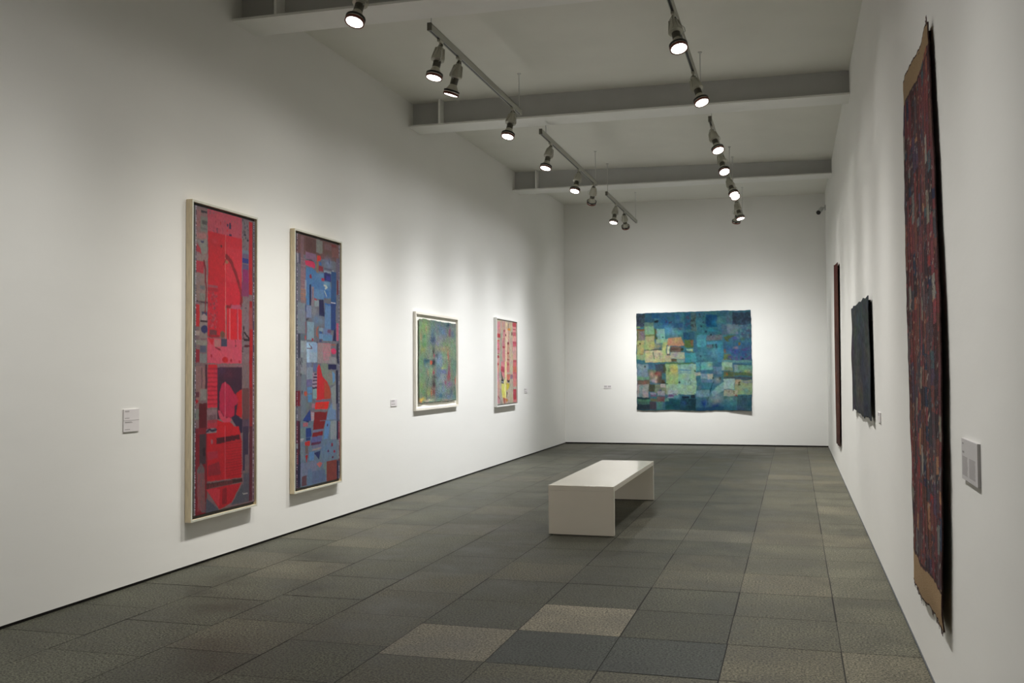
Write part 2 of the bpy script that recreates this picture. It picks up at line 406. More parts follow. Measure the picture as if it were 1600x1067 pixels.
LEFT, RIGHT, BACK = math.radians(90), math.radians(-90), 0.0
SKEW = math.atan(0.007)
ART = {}
ART['red'] = '''r 7c6266 0.014 -0.029 1.03 2.328
r 8b6d6c 0.018 0.005 0.192 0.246
r c04a5c 0.191 -0.016 0.762 0.086
r 7a6b72 0.765 0.001 0.889 0.232
r b00d1e 0.89 0.004 0.95 0.229
r 55474f 0.95 0.001 0.997 0.227
r 9e6a6c 0.022 0.012 0.094 0.066
r 7d7a74 0.083 0.03 0.197 0.079
r 2c2430 0.094 0.009 0.19 0.018
r 55504f 0.106 0.042 0.191 0.054
r 6f6d68 0.084 0.065 0.18 0.074
r a87474 0.029 0.086 0.18 0.103
p 8b8580 0.04 0.111 0.186 0.102 0.187 0.147 0.119 0.154
p a8303c 0.035 0.121 0.096 0.141 0.102 0.153 0.018 0.146
p 3c3c66 0.085 0.112 0.141 0.109 0.13 0.117 0.096 0.117
r 917876 0.019 0.155 0.193 0.175
r b23444 0.025 0.176 0.143 0.217
r 8a7674 0.02 0.219 0.195 0.246
l 7a0f22 0.025 0.142 0.176 0.165 0.202 0.166 0.244
s a02840 0.208 0.007 0.756 0.083 46 0.0062
s 8a5a66 0.208 -0.001 0.755 0.037 18 0.0083
r 20204a 0.548 0.028 0.576 0.048
r 20204a 0.508 0.035 0.529 0.043
r 1c1c48 0.542 0.065 0.59 0.076
r 303060 0.509 0.071 0.524 0.077
e d02030 0.515 0.057 0.012 0.004
e c02030 0.402 0.036 0.011 0.006
l 703850 0.007 0.337 0.056 0.349 0.073
l 703850 0.007 0.272 0.065 0.308 0.074
l 8a4858 0.006 0.432 0.045 0.439 0.075
l 703850 0.007 0.354 0.056 0.355 0.073
r c41224 0.205 0.073 0.481 0.238
r cc1c30 0.481 0.074 0.766 0.229
r d02a3c 0.508 0.112 0.766 0.229
g a00f20 0.314 0.111 0.071 0.015 0.6
g d84050 0.314 0.101 0.041 0.009 0.5
e 3a1020 0.415 0.115 0.013 0.004
l d06a6a 0.01 0.481 0.075 0.485 0.242
l 8a1020 0.042 0.501 0.144 0.582 0.161 0.658 0.198 0.704 0.227
l 900f20 0.012 0.453 0.174 0.495 0.152
e a06a50 0.502 0.164 0.027 0.006
s 202038 0.776 0.003 0.874 0.104 20 0.0100
e 1a1a30 0.868 0.074 0.016 0.004
e 181a30 0.824 0.055 0.016 0.003
r 6a7684 0.774 0.109 0.883 0.123
r 6a5a7a 0.775 0.123 0.883 0.137
r 26307a 0.775 0.139 0.884 0.157
r 5c4a70 0.776 0.16 0.884 0.178
r 8a2060 0.777 0.178 0.886 0.237
r 8a7370 0.015 0.246 0.196 0.307
r 6a6c70 0.076 0.256 0.155 0.269
r 7e7c78 0.077 0.282 0.179 0.304
l 2c1a28 0.009 0.016 0.308 0.1 0.31 0.202 0.31
r b8242c 0.022 0.319 0.078 0.39
r 8a7a78 0.078 0.317 0.192 0.429
r 3a3c58 0.112 0.341 0.197 0.354
e a08c88 0.146 0.361 0.046 0.012
l 301020 0.011 0.09 0.373 0.192 0.373
e 2e3060 0.152 0.398 0.052 0.014
r a09088 0.018 0.405 0.079 0.42
r 8a857c 0.018 0.434 0.188 0.451
r 52546a 0.086 0.451 0.182 0.473
r 7c7a7a 0.081 0.478 0.189 0.508
r 8c1c30 0.025 0.464 0.081 0.508
l 7a1024 0.016 0.172 0.244 0.181 0.268 0.168 0.318 0.163 0.343
r c0142a 0.203 0.238 0.485 0.421
r d01c34 0.484 0.23 0.763 0.311
r a04a58 0.212 0.25 0.353 0.258
r a8182c 0.207 0.26 0.365 0.27
s 7c3040 0.214 0.273 0.355 0.391 60 0.0090
s b04a58 0.214 0.273 0.355 0.391 60 0.0080
r 6a3038 0.233 0.399 0.35 0.414
e 6e4a3c 0.441 0.412 0.039 0.012
r 9a1428 0.216 0.414 0.393 0.424
l d86a6a 0.011 0.485 0.234 0.49 0.426
l 8a1020 0.039 0.71 0.232 0.75 0.257 0.763 0.286 0.751 0.305
l 8c1020 0.025 0.512 0.316 0.561 0.315 0.586 0.309
r b04a64 0.586 0.307 0.745 0.32
r d01828 0.507 0.321 0.766 0.426
l d88088 0.01 0.561 0.322 0.564 0.424
l c07080 0.01 0.7 0.319 0.703 0.425
l a03050 0.006 0.536 0.323 0.539 0.424
l 902848 0.008 0.681 0.317 0.69 0.417
r 86305e 0.762 0.223 0.887 0.274
p 806a70 0.764 0.302 0.894 0.272 0.901 0.506 0.77 0.507
e 3a2030 0.836 0.314 0.018 0.002
r a80c18 0.893 0.22 0.954 0.266
r 5a4450 0.957 0.219 0.991 0.508
r 9a0c1a 0.902 0.287 0.955 0.313
r 9a4444 0.897 0.313 0.957 0.387
r a80c18 0.9 0.387 0.96 0.508
r c84a60 0.2 0.427 0.768 0.509
p c81c30 0.199 0.425 0.298 0.427 0.286 0.45 0.251 0.442
r b07070 0.31 0.429 0.411 0.454
r 404058 0.417 0.427 0.515 0.453
l 7c1c30 0.014 0.334 0.457 0.406 0.464
r 3a1020 0.652 0.446 0.668 0.452
l 6a2030 0.005 0.654 0.428 0.655 0.446
l 24101c 0.018 0.819 0.401 0.899 0.42
l 24101c 0.021 0.813 0.426 0.899 0.425
l 501020 0.018 0.82 0.448 0.9 0.447
s 401828 0.774 0.373 0.813 0.491 26 0.0100
e a8102a 0.266 0.485 0.016 0.005
e c01020 0.485 0.497 0.049 0.01
e a81030 0.585 0.499 0.018 0.005
e b02038 0.731 0.503 0.018 0.005
r 906a6a 0.026 0.519 0.173 0.628
l 4a3440 0.007 0.115 0.524 0.116 0.589
r 8a8480 0.094 0.594 0.18 0.629
r 5c2838 0.027 0.603 0.072 0.62
e a01020 0.039 0.633 0.025 0.006
r 7c7c78 0.017 0.658 0.084 0.692
r 4a2434 0.167 0.514 0.201 0.594
r c81828 0.212 0.514 0.359 0.525
r cc2840 0.202 0.525 0.363 0.656
h a81830 0.202 0.525 0.363 0.656 9
r 5a0c1c 0.073 0.639 0.196 0.726
r 8a6a70 0.204 0.662 0.362 0.679
v 5a3040 0.222 0.681 0.339 0.696 8
r 9c3a48 0.205 0.697 0.363 0.722
r b03040 0.205 0.707 0.364 0.727
r 8a6068 0.365 0.514 0.816 0.522
r 3c1832 0.363 0.522 0.773 0.696
g 5a2038 0.542 0.545 0.113 0.016 0.7
g 503058 0.419 0.534 0.073 0.013 0.5
p b41c44 0.391 0.611 0.433 0.578 0.487 0.572 0.568 0.586 0.644 0.613 0.708 0.624 0.709 0.646 0.645 0.655 0.646 0.69 0.583 0.694 0.484 0.692 0.398 0.663
p b8101c 0.67 0.613 0.772 0.598 0.775 0.7 0.672 0.685 0.709 0.638
p c84058 0.368 0.667 0.398 0.665 0.459 0.687 0.496 0.693 0.571 0.694 0.596 0.702 0.571 0.711 0.472 0.709 0.399 0.693
p 2a1c3c 0.596 0.697 0.646 0.687 0.801 0.706 0.803 0.751 0.725 0.749 0.673 0.725
p c4101e 0.363 0.698 0.472 0.709 0.584 0.71 0.647 0.727 0.725 0.749 0.364 0.741
l d46a80 0.007 0.485 0.573 0.488 0.692
r 7a6468 0.777 0.514 0.896 0.593
r 683c40 0.78 0.596 0.899 0.704
r 5a4458 0.782 0.704 0.901 0.752
r a00c18 0.902 0.464 0.956 0.594
r 8a2028 0.906 0.594 0.96 0.754
r 7a7076 0.205 0.724 0.34 0.739
l 2c1c38 0.016 0.188 0.733 0.234 0.726 0.281 0.731 0.334 0.727
r 7a1a28 0.02 0.72 0.203 1.004
p b81424 0.2 0.734 0.721 0.727 0.767 0.774 0.771 0.905 0.204 0.897
p c41424 0.349 0.719 0.706 0.727 0.752 0.755 0.35 0.758
r 7a7076 0.187 0.727 0.349 0.741
l 2c1c38 0.016 0.187 0.735 0.24 0.728 0.281 0.733 0.349 0.73
e a05868 0.275 0.768 0.019 0.008
p 4c0c1e 0.35 0.758 0.729 0.755 0.745 0.771 0.35 0.779
h a01020 0.499 0.78 0.784 0.9 13
r a8283c 0.209 0.801 0.372 0.827
p 8f1c2c 0.216 0.845 0.393 0.839 0.422 0.882 0.223 0.881
p 3c2020 0.19 0.903 0.786 0.908 0.787 0.921 0.191 0.92
v 7c3038 0.197 0.908 0.623 0.926 20
p b41828 0.191 0.922 0.771 0.923 0.596 0.986 0.404 0.998
p c83040 0.191 0.922 0.409 0.927 0.397 0.989
p 8c1424 0.451 0.931 0.522 0.931 0.524 0.983 0.439 0.982
r 423038 0.083 0.741 0.181 0.837
p 6c5c60 0.045 0.857 0.11 0.833 0.163 0.852 0.179 0.996 0.126 0.993 0.06 0.972
v 9a4a50 0.059 0.865 0.178 0.987 6
r 2c1824 0.135 0.785 0.182 0.811
r 7c2430 0.02 0.722 0.082 0.739
p 50505f 0.191 0.95 0.383 0.994 0.383 0.999 0.179 1.005
p 50505c 0.787 0.927 0.91 0.97 0.911 0.995 0.596 0.992
r 53505c 0.802 0.892 0.909 0.989
r 3a2c44 0.791 0.729 0.89 0.885
r 5c2030 0.907 0.731 0.961 0.993
r 6c5a62 0.83 0.83 0.907 0.893
l a8a0a0 0.008 0.788 0.963 0.879 0.965
l d05868 0.007 0.489 0.722 0.493 0.903'''
ART['blue'] = '''r 6a6a76 -0.019 -0.032 1.034 1.059
r 6a4644 0.002 -0.024 0.972 0.076
r 7c5c64 0.089 0.004 0.156 0.093
r 5c3a38 0.197 0.005 0.42 0.062
r 7c7c78 0.434 0.001 0.579 0.056
g 4c2428 0.307 0.031 0.084 0.016 0.7
g 5c4838 0.683 0.049 0.09 0.013 0.7
r 7a2428 0.787 0.004 0.91 0.015
r 74545a 0.623 0.01 0.787 0.034
r 7a4a48 0.803 0.018 0.973 0.059
r 8a8894 0.01 0.076 0.05 0.112
r 4c4860 0.05 0.075 0.09 0.115
r 7c5c66 0.092 0.092 0.2 0.242
h 9a7a80 0.092 0.092 0.193 0.242 26
r 84607e 0.198 0.064 0.435 0.09
p 3c3048 0.198 0.092 0.337 0.091 0.408 0.102 0.379 0.103
p cc2a58 0.185 0.099 0.295 0.096 0.379 0.098 0.415 0.11 0.394 0.124 0.295 0.12 0.199 0.117
p 8c6a50 0.449 0.067 0.478 0.065 0.48 0.136 0.437 0.138
p d82c24 0.457 0.069 0.521 0.064 0.551 0.078 0.522 0.087 0.45 0.093
r 2c60a0 0.501 0.092 0.559 0.106
r 8c1c30 0.487 0.108 0.593 0.132
g 7c90b4 0.714 0.091 0.106 0.024 0.8
l 404a70 0.015 0.728 0.071 0.744 0.089
r 4a4c70 0.625 0.112 0.82 0.117
r 8a9cac 0.611 0.123 0.821 0.131
p 4a78ac 0.213 0.125 0.352 0.125 0.451 0.137 0.48 0.142 0.611 0.134 0.612 0.158 0.761 0.164 0.793 0.234 0.175 0.25
g 3c6ea8 0.282 0.138 0.084 0.016 0.6
g 6a94b8 0.524 0.151 0.088 0.016 0.6
e 8c1834 0.308 0.159 0.025 0.009
r 1c2470 0.619 0.131 0.776 0.165
r 2a2c88 0.671 0.144 0.761 0.163
r b02848 0.553 0.157 0.623 0.169
r 1c4c80 0.784 0.12 0.907 0.26
r b8c4cc 0.805 0.116 0.851 0.119
g 8cbcc0 0.671 0.178 0.075 0.011 0.6
l b8c4c0 0.018 0.612 0.185 0.687 0.191 0.642 0.198
p 3c70b0 0.613 0.201 0.732 0.208 0.733 0.23 0.658 0.232
l a8b8b4 0.015 0.628 0.209 0.673 0.228
r 6c1c30 0.923 0.153 0.962 0.216
r 6a5a70 0.908 0.06 0.975 0.153
r 8894a4 0.181 0.177 0.215 0.241
r 7a8490 0.029 0.269 0.191 0.391
r 7c6a70 0.094 0.217 0.195 0.271
h b07860 0.094 0.217 0.195 0.271 7
r 4a7cac 0.216 0.214 0.285 0.276
r 14184a 0.282 0.192 0.324 0.276
r 8c7c88 0.329 0.198 0.383 0.276
r b03040 0.39 0.243 0.447 0.253
l 7c4c60 0.007 0.354 0.211 0.356 0.276
r 5c86b0 0.397 0.207 0.613 0.246
r 8a98a0 0.398 0.251 0.498 0.277
p 12144a 0.5 0.248 0.599 0.245 0.615 0.284 0.633 0.314 0.499 0.315
r 5c84b0 0.631 0.266 0.773 0.365
r 2c68b0 0.629 0.259 0.776 0.267
r 20386a 0.633 0.27 0.647 0.304
r 1a3c7a 0.777 0.257 0.895 0.369
r 1e5084 0.781 0.197 0.908 0.249
r dcdcdc 0.782 0.252 0.893 0.255
r 7888a8 0.217 0.278 0.328 0.327
g 9098a0 0.384 0.296 0.071 0.023 0.7
r 2c3c70 0.192 0.277 0.21 0.303
p 342c40 0.204 0.331 0.28 0.328 0.218 0.342
l 8c3044 0.011 0.202 0.344 0.203 0.39
g 5c84b0 0.442 0.335 0.086 0.021 0.7
r 7c98a8 0.233 0.342 0.386 0.415
g 6c88a0 0.558 0.335 0.103 0.016 0.7
p 9c5c50 0.443 0.364 0.5 0.355 0.458 0.376 0.487 0.405 0.429 0.393
r 7c93a0 0.501 0.362 0.632 0.378
r 28508c 0.508 0.378 0.574 0.389
r 6890b8 0.501 0.388 0.589 0.41
r 40406c 0.502 0.411 0.56 0.422
r 6a7ca8 0.595 0.363 0.767 0.389
e 6c5070 0.736 0.375 0.045 0.008
r 5884ac 0.589 0.389 0.813 0.416
p 14184a 0.85 0.371 0.896 0.36 0.902 0.414 0.821 0.415
r b85070 0.912 0.337 0.967 0.411
e a02840 0.352 0.413 0.023 0.006
e b04848 0.19 0.407 0.016 0.008
r 8c98a0 0.093 0.421 0.221 0.49
r 8ca8c8 0.221 0.424 0.46 0.489
p a8c4e0 0.227 0.428 0.304 0.433 0.277 0.489 0.229 0.49
l 6a3a50 0.01 0.269 0.431 0.346 0.45 0.235 0.45
l 583050 0.007 0.325 0.441 0.346 0.45
r 9c8488 0.467 0.425 0.784 0.488
h b86878 0.59 0.427 0.769 0.488 9
r 8c5c58 0.783 0.426 0.898 0.435
e d03064 0.845 0.457 0.065 0.012
r 34384c 0.039 0.392 0.085 0.49
r 2c2c3c 0.914 0.422 0.969 0.487
e 282840 0.452 0.425 0.014 0.003
r 5a6a78 0.098 0.394 0.179 0.419
r 808890 0.094 0.465 0.216 0.554
r 94a8bc 0.222 0.464 0.46 0.507
r a4c0dc 0.229 0.464 0.284 0.506
r 98888c 0.468 0.462 0.739 0.508
h b87080 0.591 0.462 0.739 0.499 7
r 8a8c90 0.74 0.483 0.9 0.51
r c83060 0.799 0.461 0.891 0.469
r 12144c 0.707 0.513 0.916 0.534
r 6a7684 0.104 0.554 0.213 0.746
r 6c7898 0.223 0.508 0.334 0.526
r 5c6890 0.369 0.508 0.454 0.542
r 8090a0 0.224 0.526 0.363 0.573
s 262440 0.092 0.491 0.136 0.695 9 0.0137
r 686490 0.225 0.575 0.347 0.601
r 5880b0 0.239 0.604 0.343 0.63
r 4a80b0 0.247 0.635 0.344 0.666
r 9a8898 0.349 0.547 0.46 0.61
r 301c44 0.391 0.55 0.455 0.556
r 301c44 0.374 0.563 0.455 0.569
r 301c44 0.361 0.577 0.456 0.582
r 301c44 0.35 0.59 0.456 0.595
r 301c44 0.35 0.605 0.449 0.611
p 788478 0.562 0.505 0.71 0.513 0.711 0.537 0.863 0.543 0.895 0.597 0.743 0.602 0.593 0.563 0.534 0.524
g 8a7474 0.757 0.561 0.091 0.016 0.8
p 5c8cb8 0.817 0.542 0.878 0.553 0.879 0.581 0.818 0.594
p c4202c 0.497 0.51 0.534 0.524 0.578 0.563 0.682 0.585 0.758 0.613 0.774 0.656 0.436 0.66 0.45 0.621 0.459 0.529
p a84430 0.623 0.58 0.743 0.607 0.781 0.634 0.767 0.656 0.625 0.657
p 6c6478 0.436 0.66 0.774 0.656 0.759 0.669 0.437 0.668
p d8201c 0.42 0.669 0.744 0.668 0.7 0.698 0.402 0.696
p c03428 0.465 0.674 0.625 0.673 0.626 0.692 0.452 0.692
p 6c6a70 0.353 0.697 0.715 0.698 0.7 0.709 0.353 0.705
p 7a0c18 0.395 0.707 0.693 0.71 0.664 0.751 0.389 0.746
r 80a0a0 0.358 0.613 0.45 0.652
e b05040 0.201 0.63 0.036 0.01
r 701428 0.001 0.617 0.084 0.678
g 687878 0.241 0.681 0.069 0.015 0.8
p 203c84 0.133 0.737 0.297 0.695 0.319 0.741
r a07484 0.338 0.672 0.409 0.691
r 9c9ca8 0.325 0.706 0.388 0.742
h b87c88 0.325 0.706 0.388 0.742 4
p 6c88ac 0.715 0.704 0.805 0.673 0.897 0.679 0.899 0.752 0.664 0.748
p 868e90 0.773 0.613 0.903 0.597 0.906 0.707 0.821 0.7
r 1a1c40 0.903 0.537 0.954 0.68
r 4a4c68 0.922 0.68 0.976 0.753
r 181c3c 0.931 0.477 0.978 0.51
r 66788c 0.045 0.744 0.923 1.002
p 7c0c18 0.378 0.742 0.654 0.747 0.607 0.778 0.364 0.779
p 707090 0.364 0.782 0.607 0.78 0.599 0.787 0.356 0.789
p 7c0c1c 0.356 0.79 0.591 0.787 0.584 0.804 0.341 0.807
p 5c5c90 0.342 0.808 0.576 0.805 0.56 0.83 0.312 0.829
p 5c2448 0.327 0.83 0.552 0.829 0.545 0.838 0.312 0.841
p 6c6888 0.342 0.844 0.545 0.841 0.529 0.849 0.335 0.852
p 9c8484 0.358 0.855 0.561 0.853 0.529 0.86 0.343 0.863
p 182058 0.382 0.872 0.538 0.866 0.502 0.901
p 5c86b8 0.654 0.747 0.769 0.75 0.705 0.822 0.608 0.822
g 5c80a8 0.674 0.865 0.148 0.035 0.6
r 8a949c 0.77 0.751 0.92 0.828
p 182c60 0.137 0.737 0.279 0.74 0.264 0.746
r a4606c 0.145 0.746 0.249 0.762
r 18387c 0.213 0.768 0.326 0.805
r 203c70 0.213 0.806 0.311 0.819
r 6c8084 0.015 0.765 0.19 0.815
r 989ca4 0.03 0.806 0.146 0.82
r a8a8ac 0.088 0.807 0.161 0.812
p b42428 0.184 0.822 0.296 0.82 0.297 0.837 0.252 0.844 0.184 0.835
r 6c5c5c 0.192 0.837 0.259 0.871
p a01c24 0.195 0.876 0.252 0.875 0.223 0.908
r 5880b0 0.283 0.866 0.39 0.9
r 708090 0.089 0.843 0.185 0.893
r 747c98 0.098 0.904 0.453 0.966
r 607898 0.247 0.935 0.346 1.003
g 606c90 0.532 0.962 0.112 0.023 0.7
p b46464 0.445 0.918 0.515 0.912 0.579 0.92 0.516 0.936
r 6e8080 0.611 0.919 0.676 0.969
r 7c3834 0.676 0.916 0.925 1.001
r 60404c 0.121 0.956 0.225 0.995
r 5a6a8c 0.346 0.946 0.644 0.997
e 7c1838 0.805 0.851 0.022 0.007
e 601c50 0.715 0.874 0.02 0.005
e 8c1838 0.864 0.88 0.024 0.006
e 601838 0.823 0.903 0.022 0.005
e 402040 0.695 0.766 0.013 0.006
r 1c1c44 0.92 0.753 0.958 0.831
r 7c2430 0.959 0.754 1.007 0.922
r 74808c 0.923 0.834 0.982 0.915
r 3a1428 0.984 0.919 1.019 1.004
r 401830 0.009 0.736 0.089 0.998
r 1c2040 0.04 0.869 0.091 0.996
r 701c30 0.007 0.735 0.04 0.823
r 8a8c98 0.009 0.823 0.038 0.845
r 702030 0.01 0.848 0.046 0.906
r 1c2444 0.925 0.921 0.967 1.004'''
ART['paper'] = '''n 708070 0
g 7c9c60 0.132 0.101 0.145 0.102 0.9
g 6c9468 0.108 0.256 0.117 0.089 0.8
g 9a8c50 0.05 0.22 0.025 0.063 0.8
g 86944c 0.084 0.371 0.077 0.057 0.8
g 4c8450 0.122 0.306 0.052 0.026 0.8
g 107048 0.127 0.21 0.032 0.018 1
g c08070 0.184 0.111 0.026 0.045 0.5
g 40607c 0.344 0.155 0.055 0.105 0.8
g 34486c 0.359 0.246 0.096 0.039 0.9
g 24405c 0.387 0.258 0.041 0.079 0.9
g 506888 0.581 0.075 0.161 0.081 0.8
g 4878a0 0.639 0.133 0.073 0.041 0.8
g 7c7894 0.568 0.197 0.131 0.04 0.7
g 1c3c60 0.764 0.037 0.045 0.041 1
g 802858 0.825 0.116 0.046 0.045 1
g 782050 0.825 0.165 0.023 0.035 0.9
g 50647c 0.909 0.154 0.078 0.091 0.8
g 807ca0 0.512 0.266 0.1 0.04 0.7
g 70905c 0.641 0.275 0.118 0.034 0.7
g 788c6c 0.895 0.238 0.125 0.056 0.7
g 9a8c5c 0.656 0.343 0.193 0.041 0.7
g 6c9070 0.911 0.349 0.093 0.084 0.7
g 5c7c94 0.556 0.426 0.086 0.054 0.8
g 809878 0.701 0.423 0.134 0.054 0.7
g b04c44 0.775 0.422 0.024 0.062 0.9
g 1c0c10 0.375 0.383 0.036 0.039 1
g a03850 0.389 0.429 0.022 0.026 0.9
g 6c5c60 0.97 0.024 0.019 0.028 0.7
g 2c2c3c 0.458 0.447 0.034 0.04 1
g 24586c 0.189 0.497 0.092 0.026 0.9
g 14365c 0.228 0.487 0.04 0.013 1
e d05c38 0.309 0.507 0.038 0.02
g 101420 0.376 0.508 0.069 0.033 1
g a0b0a0 0.438 0.474 0.021 0.02 0.8
g 5c8c60 0.063 0.508 0.057 0.084 0.8
g 1c5064 0.156 0.521 0.032 0.05 1
g 6c9498 0.193 0.563 0.044 0.028 0.9
e c8583c 0.307 0.513 0.027 0.022
g 101828 0.371 0.534 0.055 0.036 1
g 7898b8 0.525 0.518 0.079 0.067 0.7
g 88a070 0.685 0.562 0.066 0.038 0.8
g b8b048 0.621 0.585 0.039 0.019 0.9
g 5468a0 0.605 0.622 0.097 0.037 0.8
g 585c94 0.702 0.622 0.066 0.038 0.7
g 8c2c48 0.801 0.607 0.033 0.114 0.9
g 982c48 0.802 0.691 0.06 0.046 0.9
g 5c8070 0.936 0.569 0.104 0.124 0.8
g 6c8c64 0.108 0.641 0.115 0.085 0.8
g 789850 0.068 0.802 0.071 0.091 0.8
g b04840 0.235 0.649 0.018 0.036 0.6
g 80a878 0.297 0.642 0.051 0.072 0.8
g 90203c 0.384 0.636 0.034 0.044 1
g 1c1424 0.411 0.694 0.049 0.02 1
g 2c1c2c 0.389 0.774 0.061 0.058 1
g 7c1c28 0.383 0.868 0.052 0.065 0.9
g 4c5c80 0.452 0.9 0.037 0.073 0.9
g 40708c 0.495 0.666 0.047 0.103 0.7
g 2c5458 0.575 0.778 0.057 0.015 1
g 6c90a8 0.608 0.853 0.113 0.067 0.8
g 8c98a8 0.606 0.712 0.13 0.052 0.6
g 80285c 0.703 0.758 0.039 0.03 0.9
g 7c5c84 0.836 0.791 0.102 0.038 0.8
g 344c6c 0.871 0.884 0.051 0.054 0.9
g 5c7464 0.956 0.887 0.069 0.093 0.8
g c04838 0.993 0.748 0.021 0.039 0.8
g 4c7450 0.14 0.875 0.058 0.042 0.8
l 24403c 0.012 0.253 0.692 0.211 0.806 0.184 0.954
g 90a050 0.241 0.878 0.059 0.057 0.8
g a85c30 0.315 0.88 0.021 0.05 0.8
g 20647c 0.545 0.933 0.063 0.037 0.9
g 5c7490 0.738 0.94 0.133 0.038 0.8
g 4c6c80 0.94 0.956 0.069 0.031 0.7
g d8b048 0.07 0.956 0.085 0.018 1
g d8c8a0 0.257 0.975 0.089 0.011 1
g c86838 0.042 0.976 0.028 0.011 0.8
g a07060 0.706 0.984 0.099 0.011 0.7'''
ART['pinkbirds'] = '''r b8aa98 -0.012 -0.027 1.036 1.088
r c89090 -0.004 0.016 0.183 0.163
r d08c8c 0.045 0.016 0.158 0.116
r c49c90 0.259 0.008 0.413 0.109
r e0c8a8 0.428 0.009 0.546 0.529
r 90786c 0.557 0.03 0.597 0.084
r c0b090 0.597 0.014 0.785 0.081
r 9c9c8c 0.173 0.16 0.249 0.53
r cc8c8c 0.311 0.114 0.414 0.216
r c48484 0.274 0.216 0.403 0.529
r c89890 0.558 0.126 0.625 0.259
r c08c7c 0.507 0.26 0.626 0.529
r b8a890 0.626 0.087 0.787 0.529
r c0404c 0.798 0.005 0.991 0.057
r d88c90 0.799 0.057 0.991 0.118
r 903c48 0.807 0.085 0.963 0.094
r b85868 0.807 0.125 0.978 0.174
r d09490 0.8 0.174 0.992 0.241
r b0485c 0.808 0.241 0.992 0.266
r bc5868 0.808 0.266 0.992 0.303
r cc9c98 0.801 0.309 0.993 0.456
r b4505c 0.81 0.462 0.994 0.499
r c88080 0.81 0.499 0.994 0.548
r b02c38 0.022 0.163 0.179 0.215
r c44c4c 0.022 0.239 0.147 0.26
r c87080 0.01 0.263 0.147 0.339
r a83c4c 0.011 0.342 0.135 0.353
r c88088 0.011 0.356 0.148 0.391
r b04850 0.011 0.397 0.123 0.403
r a0283c 0.007 0.421 0.123 0.45
r c89090 0.012 0.453 0.136 0.53
r 903038 0.012 0.503 0.087 0.53
e d08c3c 0.611 0.099 0.085 0.016
e 702c38 0.758 0.146 0.033 0.022
e 6c3038 0.44 0.172 0.031 0.013
e 802c38 0.567 0.269 0.048 0.017
e a02c40 0.338 0.318 0.067 0.013
e 902c38 0.56 0.389 0.048 0.012
r 802c38 0.508 0.461 0.614 0.472
e b05060 0.375 0.123 0.047 0.012
r b04858 0.311 0.213 0.428 0.219
r d08c88 0.011 0.493 0.117 0.617
e b03040 0.05 0.524 0.053 0.015
r c88890 -0.001 0.617 0.104 0.728
r c09088 0.014 0.728 0.132 0.889
p c08488 0.015 0.9 0.093 0.889 0.16 0.984 0.015 0.986
l 903c44 0.018 0.054 0.894 0.16 0.94
r 9c9c90 0.13 0.493 0.21 0.692
p d07c84 0.223 0.492 0.385 0.492 0.359 0.593 0.387 0.7 0.251 0.649 0.196 0.555
l b04858 0.038 0.223 0.561 0.359 0.574
l b04050 0.038 0.21 0.592 0.359 0.602
r e0cca0 0.4 0.491 0.482 0.744
r c87c78 0.482 0.491 0.621 0.618
r b85864 0.496 0.51 0.607 0.536
p c87060 0.483 0.644 0.664 0.638 0.637 0.708 0.511 0.72
p 8c6c84 0.665 0.644 0.793 0.645 0.793 0.697 0.665 0.702
r b8b098 0.636 0.49 0.792 0.638
p 502c34 0.191 0.605 0.224 0.617 0.305 0.699 0.238 0.699
p 141420 0.219 0.698 0.332 0.706 0.333 0.753 0.22 0.751
p b8c0c8 0.238 0.724 0.333 0.731 0.319 0.74 0.238 0.736
e 101018 0.575 0.727 0.056 0.013
p 202028 0.497 0.71 0.637 0.715 0.623 0.741 0.511 0.726
p d8d068 0.225 0.755 0.333 0.756 0.442 0.707 0.443 0.871 0.389 0.926 0.28 0.924 0.226 0.842
p c8b438 0.456 0.751 0.637 0.753 0.609 0.804 0.471 0.846
p e0dc90 0.346 0.712 0.442 0.71 0.444 0.934 0.389 0.933
p 5c3c30 0.471 0.852 0.526 0.86 0.471 0.928
p a04c34 0.294 0.918 0.389 0.926 0.389 0.996 0.335 0.988
p c07050 0.389 0.933 0.527 0.936 0.444 0.991
e b08840 0.499 0.957 0.056 0.011
r c46c58 0.807 0.548 0.996 0.62
r c86c70 0.806 0.489 0.995 0.548
r b85068 0.807 0.62 0.996 0.704
p c07070 0.807 0.645 0.952 0.626 0.953 0.704 0.808 0.703
r c8807c 0.808 0.704 0.997 0.795
r b43844 0.809 0.827 0.983 0.853
r bc4c5c 0.809 0.853 0.983 0.892
h a03444 0.809 0.827 0.983 0.97 8
r b83c48 0.809 0.892 0.983 0.957
r c87878 0.81 0.957 0.998 0.996
r a89c94 0.146 0.804 0.226 0.966
p 908880 0.173 0.928 0.294 0.993 0.147 0.996
r b8ac98 0.54 0.837 0.795 0.952
p 808078 0.015 0.989 1.013 0.992 1.013 1.005 0.016 1.001'''
